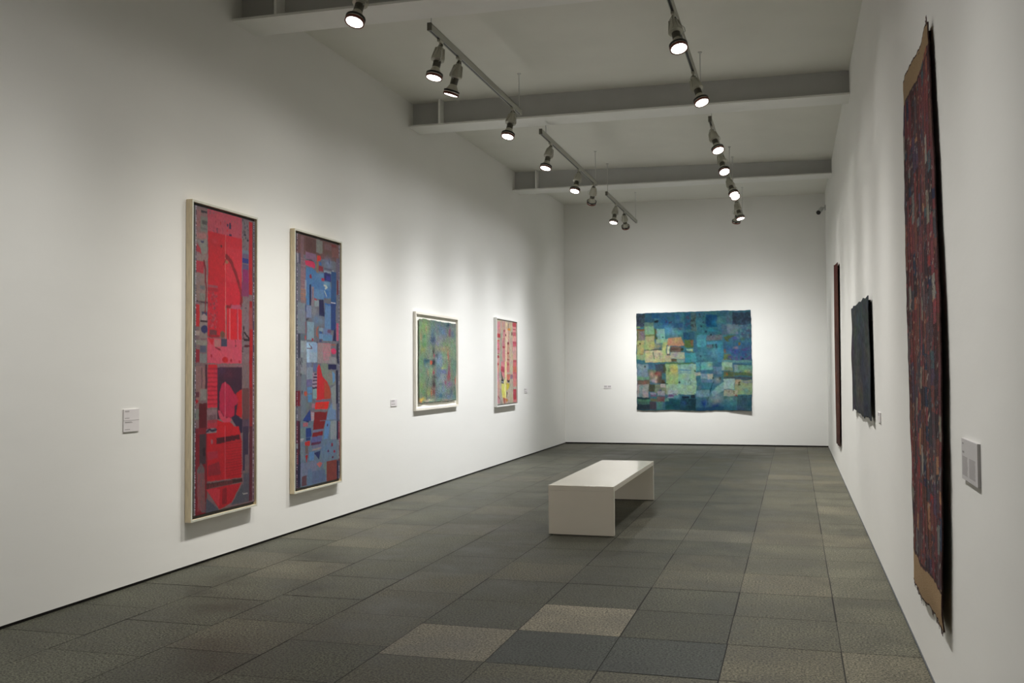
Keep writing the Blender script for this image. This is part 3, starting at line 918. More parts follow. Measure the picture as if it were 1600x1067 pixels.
ART['bluepatch'] = '''n 3a6c7c 0
r 3c4c5c 0 0.002 0.078 0.14
s 28303c 0.005 0.007 0.073 0.129 60 0.0058
r 2c5468 0.078 0.004 0.16 0.103
r 1c5070 0.141 0.011 0.204 0.06
r 101820 0.16 0.08 0.196 0.107
r 2c6074 0.204 0.007 0.28 0.106
g 1c5088 0.27 0.123 0.048 0.066 0.9
r 2c5c70 0.28 0.009 0.343 0.146
g 1c4c80 0.362 0.043 0.033 0.033 1
s 3c2c50 0.251 0.063 0.309 0.107 8 0.0049
g 6a9cb0 0.308 0.2 0.062 0.044 0.9
g 4c8cac 0.28 0.178 0.038 0.049 0.7
r 2c5878 0.337 0.109 0.414 0.164
g 503c68 0.385 0.175 0.024 0.01 0.8
g 549ca0 0.375 0.213 0.033 0.022 0.8
r 245c74 0.424 0.013 0.512 0.177
s 3c4860 0.443 0.04 0.512 0.166 40 0.0065
r 20506c 0.413 0.209 0.475 0.285
r 2c5c6c 0.475 0.204 0.511 0.286
r 5c7c70 0.075 0.103 0.155 0.141
r 80a888 0.075 0.141 0.155 0.221
r 80a060 0.005 0.134 0.039 0.15
r 7c5420 0 0.159 0.073 0.175
r 7c7470 0.015 0.176 0.073 0.277
g 8078a0 0.049 0.206 0.019 0.022 0.5
r 6c7040 0.002 0.178 0.015 0.277
r 405030 0.155 0.164 0.172 0.274
g 8c5c38 0.179 0.198 0.01 0.022 1
p 7ca8a0 0.184 0.165 0.251 0.166 0.251 0.276 0.183 0.274
e 2c4838 0.23 0.252 0.009 0.007
e 446040 0.174 0.263 0.014 0.013
r a0a06c 0.005 0.277 0.072 0.425
e 1c2420 0.034 0.312 0.008 0.01
e 3c3c28 0.019 0.334 0.007 0.008
g c4a868 0.053 0.387 0.019 0.027 0.8
r 98a470 0.075 0.221 0.159 0.377
g b0a868 0.169 0.34 0.067 0.033 0.7
r 6c7848 0.075 0.224 0.155 0.24
r 90b090 0.174 0.275 0.289 0.308
r a8b078 0.231 0.309 0.269 0.509
l 4c5038 0.007 0.082 0.385 0.144 0.38 0.231 0.378
r b8b890 0.079 0.389 0.231 0.507
g d0b890 0.111 0.432 0.024 0.027 0.6
l 4c7c58 0.008 0.154 0.405 0.158 0.471
l 587c70 0.005 0.212 0.417 0.209 0.472
l 6c6840 0.005 0.029 0.417 0.067 0.428
r 8ca480 0.004 0.425 0.077 0.48
r 9c8450 0.038 0.417 0.067 0.428
p b08868 0.279 0.265 0.394 0.257 0.427 0.344 0.298 0.348 0.269 0.331
g c09c78 0.341 0.288 0.038 0.033 0.7
r 6a5c50 0.303 0.354 0.398 0.408
r 5c4840 0.303 0.365 0.374 0.392
e 303824 0.405 0.382 0.013 0.015
r d0cca8 0.279 0.347 0.298 0.424
r 58503c 0.274 0.421 0.302 0.437
r 50683c 0.422 0.285 0.503 0.367
r a0c0a8 0.441 0.378 0.498 0.394
r 4c5c3c 0.441 0.402 0.51 0.41
r a0a890 0.307 0.414 0.426 0.479
g 8c98a0 0.341 0.435 0.029 0.022 0.6
r 3c8898 0.428 0.416 0.509 0.512
r 504034 0.302 0.482 0.359 0.506
r a8a484 0.254 0.44 0.307 0.509
r 7c9c90 0.359 0.48 0.426 0.511
r 50686c 0.484 0.008 0.529 0.194
s 2c3838 0.484 0.015 0.612 0.178 34 0.0080
r 38707c 0.529 0.065 0.616 0.239
r 104c78 0.616 0.034 0.711 0.159
g 0c3c64 0.635 0.104 0.033 0.049 0.9
g 1c709c 0.692 0.116 0.024 0.033 0.8
g 609880 0.729 0.101 0.023 0.033 0.7
r 2c5c6c 0.711 0.02 0.796 0.058
g 1c7ca0 0.653 0.186 0.042 0.027 0.8
r 4c6c7c 0.747 0.145 0.804 0.243
g 50606c 0.814 0.071 0.033 0.06 0.7
r 344c60 0.842 0.019 1 0.143
s 283848 0.847 0.019 1 0.138 90 0.0087
r 607884 0.794 0.142 0.888 0.233
g 7c8c90 0.813 0.163 0.019 0.022 0.7
s 484c64 0.897 0.139 1.004 0.279 60 0.0087
s 588088 0.841 0.149 1.004 0.278 50 0.0087
r 64707c 0.617 0.241 0.756 0.295
s 504c60 0.618 0.241 0.751 0.284 14 0.0056
e 101c30 0.654 0.234 0.008 0.01
e 1c3440 0.735 0.235 0.007 0.006
r 4888a0 0.53 0.239 0.615 0.282
r 5098a8 0.53 0.282 0.615 0.358
g 3c7c88 0.595 0.396 0.047 0.049 0.8
r 58687c 0.619 0.338 0.666 0.37
r 4c8cb0 0.619 0.306 0.756 0.338
l 142838 0.007 0.671 0.341 0.671 0.37
l 101c2c 0.012 0.697 0.339 0.699 0.376
r 3c8098 0.708 0.307 0.755 0.515
g 64a0b0 0.68 0.425 0.042 0.054 0.7
g 2c5878 0.774 0.345 0.023 0.038 0.8
p 4c6040 0.761 0.269 0.803 0.249 0.873 0.242 0.803 0.287 0.812 0.314 0.784 0.308
g 4c5090 0.854 0.277 0.028 0.022 0.8
r 705c4c 0.76 0.388 0.783 0.426
r 5c7450 0.764 0.437 0.829 0.486
r 74602c 0.759 0.486 0.833 0.502
r 2c5488 0.843 0.487 0.889 0.503
g 34509c 0.867 0.406 0.051 0.048 0.9
g 38407c 0.941 0.402 0.056 0.064 0.8
s 4c4c80 0.811 0.364 1.001 0.509 80 0.0095
s 2c5c80 0.774 0.321 1.001 0.509 60 0.0095
e 6c6028 0.896 0.334 0.011 0.014
g 4c6c48 0.924 0.289 0.023 0.016 0.9
g 8c7c80 0.867 0.369 0.023 0.013 0.7
e 1c3c50 0.924 0.488 0.012 0.012
g 508c90 0.576 0.455 0.042 0.043 0.7
r 48909c 0.481 0.411 0.524 0.512
e 203c50 0.569 0.149 0.009 0.01
e 203c58 0.606 0.207 0.01 0.011
e 28485c 0.59 0.111 0.009 0.009
e 24505c 0.564 0.455 0.007 0.01
r 705c40 0.482 0.291 0.501 0.346
r b0bc8c 0.482 0.378 0.496 0.4
r 7890a0 0.004 0.523 0.105 0.654
g 94a8b4 0.047 0.556 0.034 0.027 0.7
e 101c24 0.079 0.545 0.007 0.009
r 446c80 0.105 0.529 0.168 0.584
r 3c4858 0.168 0.525 0.259 0.607
r 3c4834 0.235 0.536 0.256 0.64
r 5c7468 0.1 0.584 0.167 0.693
r 4c4c48 0.167 0.607 0.249 0.726
g c09c80 0.134 0.638 0.019 0.033 0.9
g a85c60 0.187 0.628 0.029 0.022 0.9
g 7c3830 0.167 0.622 0.019 0.016 0.8
g d8c8a0 0.172 0.666 0.014 0.022 0.9
g c0b0b8 0.153 0.699 0.029 0.022 0.8
g e0d8b0 0.172 0.704 0.012 0.016 0.9
p 3c2c1c 0.225 0.694 0.263 0.732 0.215 0.732
r 406c74 0.225 0.618 0.256 0.689
g 6c5c38 0.201 0.694 0.019 0.027 0.8
r 6c947c 0.004 0.654 0.105 0.687
r 685c50 0.003 0.692 0.114 0.736
g a06860 0.061 0.719 0.024 0.022 0.7
r a09c9c 0.003 0.736 0.102 0.866
r 7c9498 0.02 0.746 0.056 0.866
r 48503c 0.104 0.736 0.162 0.807
r 7c8870 0.162 0.737 0.258 0.824
r b0a098 0.21 0.735 0.255 0.77
e 4c6470 0.21 0.797 0.01 0.01
r 8c90a8 0.119 0.813 0.171 0.845
r 745c7c 0.119 0.834 0.171 0.856
r 9498a0 0.186 0.802 0.248 0.846
r 1c3c44 -0.002 0.866 0.118 0.883
r 507c64 0.003 0.883 0.118 0.91
r 40685c 0.003 0.91 0.118 0.937
r 283c44 -0.002 0.937 0.118 0.997
r 484450 0.118 0.91 0.176 0.991
r 686c50 0.123 0.878 0.181 0.905
r 6c5c5c 0.181 0.856 0.248 0.911
g 703840 0.224 0.894 0.019 0.022 0.8
p 4c7c78 0.171 0.91 0.238 0.911 0.223 0.992 0.18 0.992
r 94ac7c 0.258 0.526 0.363 0.738
g c0b450 0.33 0.586 0.043 0.06 0.8
r 4c7048 0.264 0.517 0.506 0.53
g 507040 0.282 0.591 0.011 0.027 1
r 84aca0 0.363 0.534 0.508 0.761
r 4888a0 0.378 0.585 0.487 0.593
r 5c94a0 0.373 0.612 0.477 0.62
g a0ac88 0.42 0.647 0.047 0.032 0.7
e 2c3c40 0.375 0.717 0.009 0.011
e 3c3c3c 0.351 0.744 0.01 0.006
l 38504c 0.004 0.448 0.718 0.467 0.685 0.476 0.729
e 1c2c28 0.267 0.735 0.01 0.009
l 6c6040 0.007 0.267 0.776 0.324 0.765
r 94b49c 0.258 0.739 0.507 0.836
r 98b0b0 0.276 0.798 0.362 0.846
r 6c547c 0.281 0.841 0.352 0.865
r 9098b0 0.271 0.865 0.324 0.879
l 24404c 0.004 0.315 0.835 0.362 0.833
r 5c9098 0.324 0.846 0.371 0.879
g 7c7850 0.257 0.813 0.014 0.027 0.8
g a8a870 0.485 0.799 0.019 0.016 0.7
r 0c1c34 0.4 0.852 0.461 0.874
r 0c1830 0.471 0.847 0.507 0.872
r 18505c 0.252 0.89 0.39 0.992
g 0c4458 0.323 0.944 0.047 0.032 0.9
r 1c4854 0.39 0.879 0.506 0.998
s 0c3040 0.39 0.879 0.506 0.998 30 0.0104
g 2c5c8c 0.414 0.928 0.028 0.032 0.6
r 5c8c80 0.248 0.878 0.281 0.911
r 8cb09c 0.48 0.529 0.522 0.826
r 50949c 0.523 0.513 0.556 0.594
r 60a0a0 0.566 0.514 0.66 0.59
g 94b08c 0.636 0.542 0.023 0.032 0.8
r 3c6c80 0.565 0.595 0.669 0.625
r 5c7c90 0.669 0.564 0.744 0.634
e 102020 0.513 0.594 0.008 0.01
r a0a098 0.518 0.611 0.565 0.643
r 7c9ca8 0.565 0.628 0.668 0.682
r a0a098 0.617 0.633 0.668 0.72
g 2c5064 0.692 0.634 0.019 0.027 0.8
r 5c8098 0.565 0.687 0.663 0.719
e 243c3c 0.668 0.677 0.007 0.014
e 182c2c 0.729 0.675 0.009 0.016
g a0a898 0.706 0.699 0.028 0.032 0.7
g 34788c 0.62 0.784 0.061 0.043 0.9
r 4c7078 0.531 0.751 0.564 0.783
l 144450 0.007 0.67 0.714 0.644 0.8 0.629 0.859 0.622 0.939
p 7ca4a8 0.658 0.806 0.761 0.71 0.761 0.796 0.714 0.827 0.667 0.859
l 0c4050 0.014 0.656 0.768 0.641 0.811
g 8ca0a0 0.704 0.87 0.065 0.048 0.8
g a0988c 0.699 0.913 0.028 0.027 0.5
r 6c90a0 0.521 0.794 0.639 0.859
g 0c3c80 0.591 0.923 0.028 0.043 1
g 0c2c70 0.694 0.961 0.042 0.027 1
r 1c4c6c 0.525 0.961 0.759 0.998
r 2c6474 0.759 0.946 0.871 0.999
g 3c8088 0.825 0.94 0.056 0.032 0.7
r 84a894 0.76 0.806 0.76 0.86
r 182c3c 0.479 0.842 0.514 0.874
r 143c48 0.478 0.88 0.521 0.998
r 8cb09c 0.744 0.517 0.837 0.603
r 70906c 0.763 0.565 0.837 0.603
r 5c6848 0.757 0.608 0.846 0.667
g 3c4c3c 0.809 0.635 0.028 0.027 0.9
e 8c5c2c 0.788 0.64 0.008 0.011
r 5c8888 0.745 0.497 1 0.518
r 7c9c9c 0.847 0.54 0.893 0.615
r 649884 0.879 0.546 1 0.605
g a8b468 0.953 0.616 0.042 0.021 0.8
r 586c4c 0.851 0.621 0.999 0.653
r 44545c 0.762 0.663 0.999 0.692
r 284850 0.884 0.538 1.005 0.543
r 98b4ac 0.761 0.684 0.85 0.785
g 88b0b8 0.808 0.737 0.028 0.027 0.8
r 90a078 0.854 0.696 1.002 0.84
r a49878 0.855 0.695 0.901 0.738
e 40401c 0.892 0.725 0.008 0.013
e 40401c 0.894 0.746 0.01 0.006
r 7c8c90 0.91 0.707 1.003 0.723
g 5ca08c 0.951 0.803 0.046 0.037 0.8
r a0a090 0.76 0.791 0.881 0.855
s 5c5c4c 0.784 0.801 0.854 0.844 14 0.0055
l 2c3444 0.007 0.872 0.861 0.937 0.856 1.001 0.848
r 702c34 0.783 0.858 0.876 0.866
e 8c2430 0.869 0.858 0.01 0.016
r 3c5c6c 0.876 0.866 1 0.999
v 2c4c5c 0.88 0.866 1 0.999 7
g 104c5c 0.977 0.941 0.028 0.037 0.8
r 5c7c70 0.481 0.48 0.481 0.48
r 40646c 0.76 0.86 0.876 0.892
g 709c8c 0.825 0.882 0.046 0.027 0.8'''
ART['dark'] = '''n 30363c 0
g 3c4c50 0.488 0.158 0.261 0.173 0.8
g 343050 0.223 0.257 0.15 0.364 0.7
g 3c4838 0.294 0.321 0.145 0.359 0.8
g 444444 0.853 0.402 0.114 0.264 0.8
g 202c34 0.635 0.422 0.126 0.278 0.8
g 4c4438 0.505 0.788 0.164 0.142 0.8
g 182030 0.867 0.926 0.166 0.157 0.9
g 301828 0.042 0.498 0.081 0.502 0.9
g 4c4844 0.333 0.737 0.142 0.236 0.6
g 202438 0.678 0.67 0.123 0.219 0.8
g 343c44 0.885 0.717 0.112 0.209 0.7'''
ART['brown'] = '''n 4c2414 0
g 5c2c18 0.182 0.232 0.98 0.212 0.8
g 301410 0.664 0.512 0.484 0.213 0.8
g 603018 0.232 0.657 0.505 0.22 0.7
g 5c1c1c 0.157 0.023 0.976 0.069 0.8
g 341410 0.528 0.974 0.971 0.074 0.8'''


# ------------------------------------------------------------------ the two tall framed works
def tall_work(y0, z0, W, H, D, art, label, seed, gain):
    root = empty('framed_artwork', (xl(y0), y0, z0), LEFT + SKEW)
    tag(root, label, 'artwork', 'tall framed textile works on the left wall')
    # local: x to the right of the picture, -y towards the room
    b = bmesh.new(); rect_frame(b, W, H, 0.018, -D, -0.004)
    for f in b.faces:
        if all(abs(v.co.y + D) < 1e-4 for v in f.verts): f.material_index = 1
    link('frame', b, [M_OAK, M_OAKFRONT], root)
    b = bmesh.new(); box(b, 0.018, -D+0.030, 0.018, W-0.018, -D+0.034, H-0.018); link('backing', b, M_BLACK, root)
    g = 0.044
    img = raster(ART[art], 260, 640, H/W, gain, seed, 0.12, 0.006, 1, 0.16)
    hgt, wid = img.shape[:2]
    # stitched dashes down both long sides
    rs = np.random.RandomState(seed)
    for side in (4, wid-7):
        for j in range(0, hgt, 5):
            if rs.rand() < 0.62: img[j:j+3, side:side+3] = np.array([0.42, 0.38, 0.50])*rs.uniform(0.4, 1)
            else: img[j:j+3, side:side+3] = np.array([0.03, 0.03, 0.09])
    sheet('canvas', 180, 460, lambda u, v: (g + u*(W-2*g), -D+0.006, H-g - v*(H-2*g)), img, M_CANVAS, root, 0.02)
    return root
tall_work(7.078, 0.380, 1.05, 2.66, 0.062, 'red', 'tall narrow framed patchwork of crimson and pink, largest work on the left wall', 3, 0.68)
tall_work(8.853, 0.400, 1.09, 2.645, 0.055, 'blue', 'tall narrow framed patchwork of blues with a red sail shape', 5, 0.74)

# ------------------------------------------------------------------ box framed watercolour
root = empty('framed_artwork', (xl(12.23), 12.23, 1.089), LEFT + SKEW)
tag(root, 'cream box frame holding a torn edged green and blue painted sheet', 'artwork')
W, H, D = 1.77, 1.320, 0.040
b = bmesh.new(); rect_frame(b, W, H, 0.030, -D, -0.002); link('frame', b, M_FRAMEW, root)
b = bmesh.new(); box(b, 0.030, -0.008, 0.030, W-0.030, -0.003, H-0.030); link('mount_board', b, M_MAT, root)
img = raster(ART['paper'], 260, 220, H/W, 0.86, 7, 0.14, 0.02, 1, 0.35)
def paper(u, v):
    w = lambda s, t: noise.noise(Vector((s*6.0, t, 0.3)))*0.016 + noise.noise(Vector((s*24.0, t, 5.3)))*0.006
    x = 0.145 + u*1.535 + (1-u)*w(v, 1)*0.6 - u*w(v, 2)*0.8
    z = H-0.092 - v*1.135 + (1-v)*w(u, 3) + v*w(u, 4)*1.0
    e = min(u, 1-u, v, 1-v)
    return (x, -0.024 + noise.noise(Vector((u*3, v*3, 9)))*0.008 - 0.006*max(0, 1-e/0.05), z)
sheet('painted_sheet', 150, 120, paper, img, M_PAPER, root, 0.006)

# ------------------------------------------------------------------ pink framed work
root = empty('framed_artwork', (xl(15.98), 15.98, 1.004), LEFT + SKEW)
tag(root, 'white framed work of pink banded stripes with two yellow bird shapes', 'artwork')
W, H, D = 1.34, 1.52, 0.055
b = bmesh.new(); rect_frame(b, W, H, 0.022, -D, -0.002); link('frame', b, M_FRAMEW2, root)
b = bmesh.new(); box(b, 0.022, -D+0.03, 0.022, W-0.022, -D+0.034, H-0.022); link('backing', b, mat('grey_backing', (0.25, 0.24, 0.22), 0.8), root)
img = raster(ART['pinkbirds'], 180, 220, H/W, 0.85, 9, 0.08, 0.006, 1)
sheet('canvas', 130, 150, lambda u, v: (0.032 + u*(W-0.064), -D+0.014, H-0.032 - v*(H-0.064)), img, M_CANVAS, root, 0.012)

# ------------------------------------------------------------------ hanging on the back wall
root = empty('wall_hanging', (-3.30, YB, 0.745), BACK)
tag(root, 'large unframed patchwork cloth of teal, blue and yellow green on the back wall', 'textile')
W, H = 2.435, 2.145
img = raster(ART['bluepatch'], 360, 320, H/W, 0.76, 13, 0.12, 0.009, 3, 0.35)
def backcloth(u, v):
    w = lambda s, t: noise.noise(Vector((s*5.0, t, 1.3)))*0.014 + noise.noise(Vector((s*28.0, t, 5.3)))*0.007
    x = u*W + (1-u)*(w(v, 1) - 0.012*v) + u*(w(v, 2) + 0.02*math.sin(v*3.0)*0.6)
    z = H - v*H + (1-v)*(w(u, 3) - 0.028 + 0.03*u) + v*w(u, 4)*1.2
    lift = 0.028 + 0.014*noise.noise(Vector((u*5, v*4, 2))) + 0.05*max(0, v-0.9)/0.1*max(0, u-0.78)/0.22
    return (x, -lift, z)
sheet('cloth', 220, 190, backcloth, img, M_CLOTH, root, 0.004)
b = bmesh.new(); box(b, 0.10, -0.014, H-0.10, W-0.10, 0.0, H-0.06); link('hanging_batten', b, M_ROD, root)

# ------------------------------------------------------------------ hangings on the right wall
def strips_image(W, H, seed):
    rs = np.random.RandomState(seed)
    A = np.zeros((H, W, 3)); n = 13
    pal = [lin(c) for c in ('5c2c30', '6c3034', '4c2428', '74383c', '503a40', '5a4648', '3c2830', '7c3038', '4c3850', '6c3c30', '403c44', '782c2c')]
    acc = [lin(c) for c in ('8c8474', '2c3c58', 'a8583c', '242c50', 'a02c2c', '7c7c78', '80443c', '486068', 'b07850', '9c9488')]
    for s in range(n):
        x0, x1 = int(W*s/n), int(W*(s+1)/n); y = 0
        while y < H:
            L = rs.randint(14, 90); c = pal[rs.randint(len(pal))]*rs.uniform(.7, 1.15)
            A[y:y+L, x0:x1] = c
            if rs.rand() < .36: A[y:y+L//2, x0:x1] = acc[rs.randint(len(acc))]*0.75
            y += L
        A[:, x0:x0+2] *= 0.35; A[:, min(W-1, x0+1):x0+2] *= 0.7
    # short slanting woven rag strokes
    for _ in range(1500):
        y = rs.randint(0, H-8); x = rs.randint(0, W-5); c = (pal + acc)[rs.randint(len(pal)+len(acc))]*rs.uniform(.5, 1.25)
        L = rs.randint(3, 8)
        for k in range(L):
            yy = y + (L-k); xx = x + k//2
            A[yy:yy+2, xx:xx+2] = A[yy:yy+2, xx:xx+2]*.45 + c*.55
    A *= (1 + 0.35*(rs.rand(H, W)-0.5))[..., None]
    V, U = np.mgrid[0:H, 0:W]; U = U/W; V = V/H
    tan = lin('9a7c54')
    top = V < 0.050 + 0.006*np.sin(U*5) - 0.006*U
    bot = V > 0.938 + 0.004*np.sin(U*4) - 0.004*U
    for msk in (top, bot):
        A[msk] = (tan*(1 + 0.12*(rs.rand(H, W)-0.5) + 0.07*np.sin(U*170))[..., None])[msk]
    edge = (abs(V-0.053) < 0.002) | (abs(V-0.935) < 0.002) | (V > 0.9955) | (V < 0.0035) | (U > 0.985)
    A[edge] = lin('3c2424')
    g_ = A.mean(-1, keepdims=True)
    return ((A*0.85 + g_*0.15)*1.12).clip(0.003, 0.6)

def lerp(tab, v):
    for (a, x), (b_, y) in zip(tab, tab[1:]):
        if v <= b_: return x + (y-x)*(v-a)/(b_-a)
    return tab[-1][1]

# long rag-woven strip, nearest the viewer
Y0 = 6.19
root = empty('wall_hanging', (XR, Y0, 0.38), RIGHT)
tag(root, 'long dark red rag woven hanging with tan ends, nearest on the right wall', 'textile', )
img = strips_image(130, 760, 21)
near = [(0, Y0-5.09), (0.27, Y0-4.91), (0.5, Y0-4.79), (0.75, Y0-4.785), (0.93, Y0-4.82), (1, Y0-4.865)]
offn = [(0, 0.020), (0.27, 0.030), (0.5, 0.040), (0.75, 0.045), (0.97, 0.043), (1, 0.030)]
def ragcloth(u, v):
    w = lambda s, t: noise.noise(Vector((s*16.0, t, 1.3)))*0.012 + noise.noise(Vector((s*60.0, t, 5.3)))*0.007
    xr = lerp(near, v); xl0 = 0.045*v
    x = xl0 + (xr-xl0)*u + (1-u)*w(v, 1)*2.2 + u*w(v, 2)*1.3
    z = 2.92 - 0.02*u - v*(2.915 - 0.045*u) + (1-v)*w(u*.4, 3)*1.2 + v*w(u*.4, 4)*1.2
    off = 0.026*(1-u) + lerp(offn, v)*u + 0.006*math.sin(u*8+v*5) + 0.004*noise.noise(Vector((u*4, v*14, 2)))
    return (x, -off, z)
sheet('cloth', 90, 460, ragcloth, img, M_CLOTH, root, 0.006)
b = bmesh.new(); rs = random.Random(4)
for k in range(46):
    u = rs.random(); p = ragcloth(u, 0.999)
    L = rs.uniform(.01, .035); tube(b, [p, (p[0]+rs.uniform(-.012, .012), p[1]+rs.uniform(0, .004), p[2]-L)], 0.0012, 4)
for k in range(7):
    p = ragcloth(0.95+0.04*rs.random(), 0.001); tube(b, [p, (p[0]+rs.uniform(-.03, .02), p[1]-.002, p[2]+rs.uniform(.01, .045))], 0.0016, 4)
fr = link('fringe', b, mat('thread', (0.09, 0.05, 0.045), 0.9), root); fr['kind'] = 'stuff'
b = bmesh.new(); box(b, 0.05, -0.016, 2.84, 1.02, 0.0, 2.88); link('hanging_batten', b, M_FELT, root)

# dark blue black hanging
Y0 = 11.84
root = empty('wall_hanging', (XR, Y0, 1.155), RIGHT)
tag(root, 'small blue black ragged hanging in the middle of the right wall', 'textile')
img = raster(ART['dark'], 120, 120, 0.42, 1.0, 23, 0.3, 0.03, 0, 0.5)
def darkcloth(u, v):
    w = lambda s, t: noise.noise(Vector((s*5.0, t, 1.3)))*0.03 + noise.noise(Vector((s*14.0, t, 5.3)))*0.012
    x = 2.66*u + 0.16*v*u + (1-u)*w(v, 1) + u*w(v, 2)*.6
    z = 1.145 - 0.04*u - v*(1.145 - 0.045*u) + (1-v)*w(u, 3)*.7 + v*w(u*2, 4)*.9
    return (x, -(0.035 + 0.010*math.sin(u*19)*v + 0.012*noise.noise(Vector((u*4, v*3, 2)))), z)
sheet('cloth', 120, 100, darkcloth, img, M_CLOTH, root, 0.005)
b = bmesh.new(); box(b, 0.08, -0.02, 1.04, 2.5, 0.0, 1.07); link('hanging_batten', b, M_FELT, root)

# brown hanging at the far end
Y0 = 16.62
root = empty('wall_hanging', (XR, Y0, 0.435), RIGHT)
tag(root, 'tall narrow looking brown hanging at the far end of the right wall', 'textile')
img = raster(ART['brown'], 60, 200, 2.0, 0.9, 25, 0.3)
def browncloth(u, v):
    x = 1.38*u - 0.22*v*u + noise.noise(Vector((v*7, 2, u)))*0.02
    z = 2.84 - 0.09*u*(1-v) - v*(2.84) + 0.02*u*v + noise.noise(Vector((u*5, 4, v)))*0.012
    return (x, -(0.032 + 0.006*math.sin(u*9+v*3)), z)
sheet('cloth', 60, 160, browncloth, img, M_CLOTH, root, 0.006)
b = bmesh.new(); box(b, 0.05, -0.02, 2.68, 1.2, 0.0, 2.71); link('hanging_batten', b, M_FELT, root)

# ------------------------------------------------------------------ label plates
def plate(loc, rz, W, H, lines, label, name='wall_label', m=M_PLATE, D=0.008):
    root = empty(name, loc, rz); tag(root, label, 'label')
    b = bmesh.new(); box(b, 0, -D, 0, W, 0, H, 0.0008); link('card', b, m, root)
    b = bmesh.new()
    for (x0, z0, x1, z1) in lines: box(b, x0*W, -D-0.0006, z0*H, x1*W, -D+0.0002, z1*H)
    o = link('printed_lines', b, M_INK, root)
    return root
def para(x0, x1, ztop, zbot, n, rs):
    return [(x0, ztop-(ztop-zbot)*(k+.5)/n, x0+(x1-x0)*rs.uniform(.82, 1), ztop-(ztop-zbot)*(k+.5)/n+(ztop-zbot)/n*.5) for k in range(n)]
rs = random.Random(2)
plate((xl(6.29), 6.290, 1.165), LEFT+SKEW, 0.182, 0.169,
      para(.08, .36, .93, .86, 2, rs) + para(.08, .42, .62, .57, 1, rs) + [(.0, .50, 1.0, .515)] + para(.08, .58, .45, .38, 2, rs) + para(.08, .42, .12, .07, 1, rs),
      'pale two part label card left of the tall crimson work')
plate((xl(11.45), 11.45, 1.175), LEFT+SKEW, 0.20, 0.085, para(.1, .6, .9, .6, 2, rs) + para(.1, .7, .35, .15, 1, rs), 'small white label left of the cream box frame')
plate((xl(17.97), 17.97, 1.197), LEFT+SKEW, 0.23, 0.085, para(.1, .6, .9, .6, 2, rs) + para(.1, .7, .35, .15, 1, rs), 'small white label right of the pink framed work')
plate((-4.04, YB, 1.219), BACK, 0.165, 0.072, para(.05, .45, .85, .3, 2, rs) + para(.55, .95, .85, .3, 2, rs), 'small white label on the back wall beside the teal patchwork cloth')
plate((XR, 4.410, 1.155), RIGHT, 0.362, 0.165, para(.06, .14, .90, .84, 1, rs) + para(.06, .18, .70, .60, 1, rs) + para(.06, .42, .57, .10, 15, rs) + para(.50, .88, .57, .10, 15, rs),
      'grey text panel with two printed columns beside the long rag woven hanging', 'text_panel', M_PLATE2, 0.012)
plate((XR, 8.69, 1.172), RIGHT, 0.24, 0.083, para(.1, .6, .9, .6, 2, rs), 'small pale label to the right of the blue black hanging')

# ------------------------------------------------------------------ security camera in the far corner
root = empty('security_camera', (XR, 21.15, 4.93)); tag(root, 'small grey security camera with black lens high in the far right corner', 'camera')
b = bmesh.new(); box(b, -0.02, -0.05, -0.05, 0, 0.05, 0.05, 0.004); tube(b, [(-0.02, 0, 0), (-0.06, -0.01, 0.0), (-0.08, -0.02, -0.03)], 0.012); link('wall_bracket', b, M_CCTV, root)
aim = Vector((-0.5, -0.55, -0.67)).normalized(); Q = aim.to_track_quat('-Z', 'Y').to_matrix().to_4x4()
b = bmesh.new(); lathe(b, [(0.0005, 0.03), (0.035, 0.03), (0.042, 0.02), (0.042, -0.10), (0.038, -0.105)], 20, Matrix.Translation((-0.085, -0.03, -0.03)) @ Q); link('housing', b, M_CCTV, root, True)
b = bmesh.new(); lathe(b, [(0.04, -0.095), (0.046, -0.11), (0.044, -0.135), (0.03, -0.15), (0.0005, -0.155)], 20, Matrix.Translation((-0.085, -0.03, -0.03)) @ Q); link('lens', b, M_BLACK, root, True)

# ------------------------------------------------------------------ lighting tracks
ZT = 4.70
def track(X, y0, y1, rods, label, ends=True):
    root = empty('lighting_track', (X, (y0+y1)/2, ZT)); tag(root, label, 'lighting track', 'suspended lighting tracks')
    L = (y1-y0)/2
    b = bmesh.new(); box(b, -0.018, -L, -0.032, -0.013, L, 0.032); box(b, 0.013, -L, -0.032, 0.018, L, 0.032); box(b, -0.018, -L, 0.026, 0.018, L, 0.032)
    box(b, -0.018, -L, -0.033, -0.011, L, -0.029); box(b, 0.011, -L, -0.033, 0.018, L, -0.029)
    link('rail', b, M_TRACK, root)
    b = bmesh.new(); box(b, -0.012, -L+0.01, -0.0285, 0.012, L-0.01, -0.010); link('conductor_slot', b, M_BLACK, root)
    for s in (-1, 1):
        b = bmesh.new(); box(b, -0.020, s*L-0.012, -0.035, 0.020, s*L+0.012, 0.035, 0.002); link('end_cap', b, M_LAMPD if s < 0 else M_TRACK, root)
    for y in rods:
        b = bmesh.new(); zz = zc(X, y) - ZT; tube(b, [(0, y-root.location.y, 0.03), (0, y-root.location.y, zz)], 0.006, 8)
        lathe(b, [(0.022, zz-0.012), (0.022, zz)], 14, Matrix.Translation((0, y-root.location.y, 0)), True); link('suspension_rod', b, M_ROD, root)
    return root
XT, XU = -3.105, -0.955
track(-3.21, 4.00, 7.22, (4.2, 7.0), 'left lighting track nearest the viewer, out over the tall crimson work')
track(XT, 8.24, 11.29, (8.28, 11.25), 'left lighting track before the middle beam, carrying three lit spotlights')
track(XT, 12.29, 16.00, (12.56, 15.95), 'left lighting track between the middle and far beams')
track(XT, 16.94, 20.33, (17.05, 20.25), 'short far left lighting track with two spotlights')
track(XU, 3.60, 6.65, (3.8, 6.45), 'right lighting track nearest the viewer, above the long rag woven hanging')
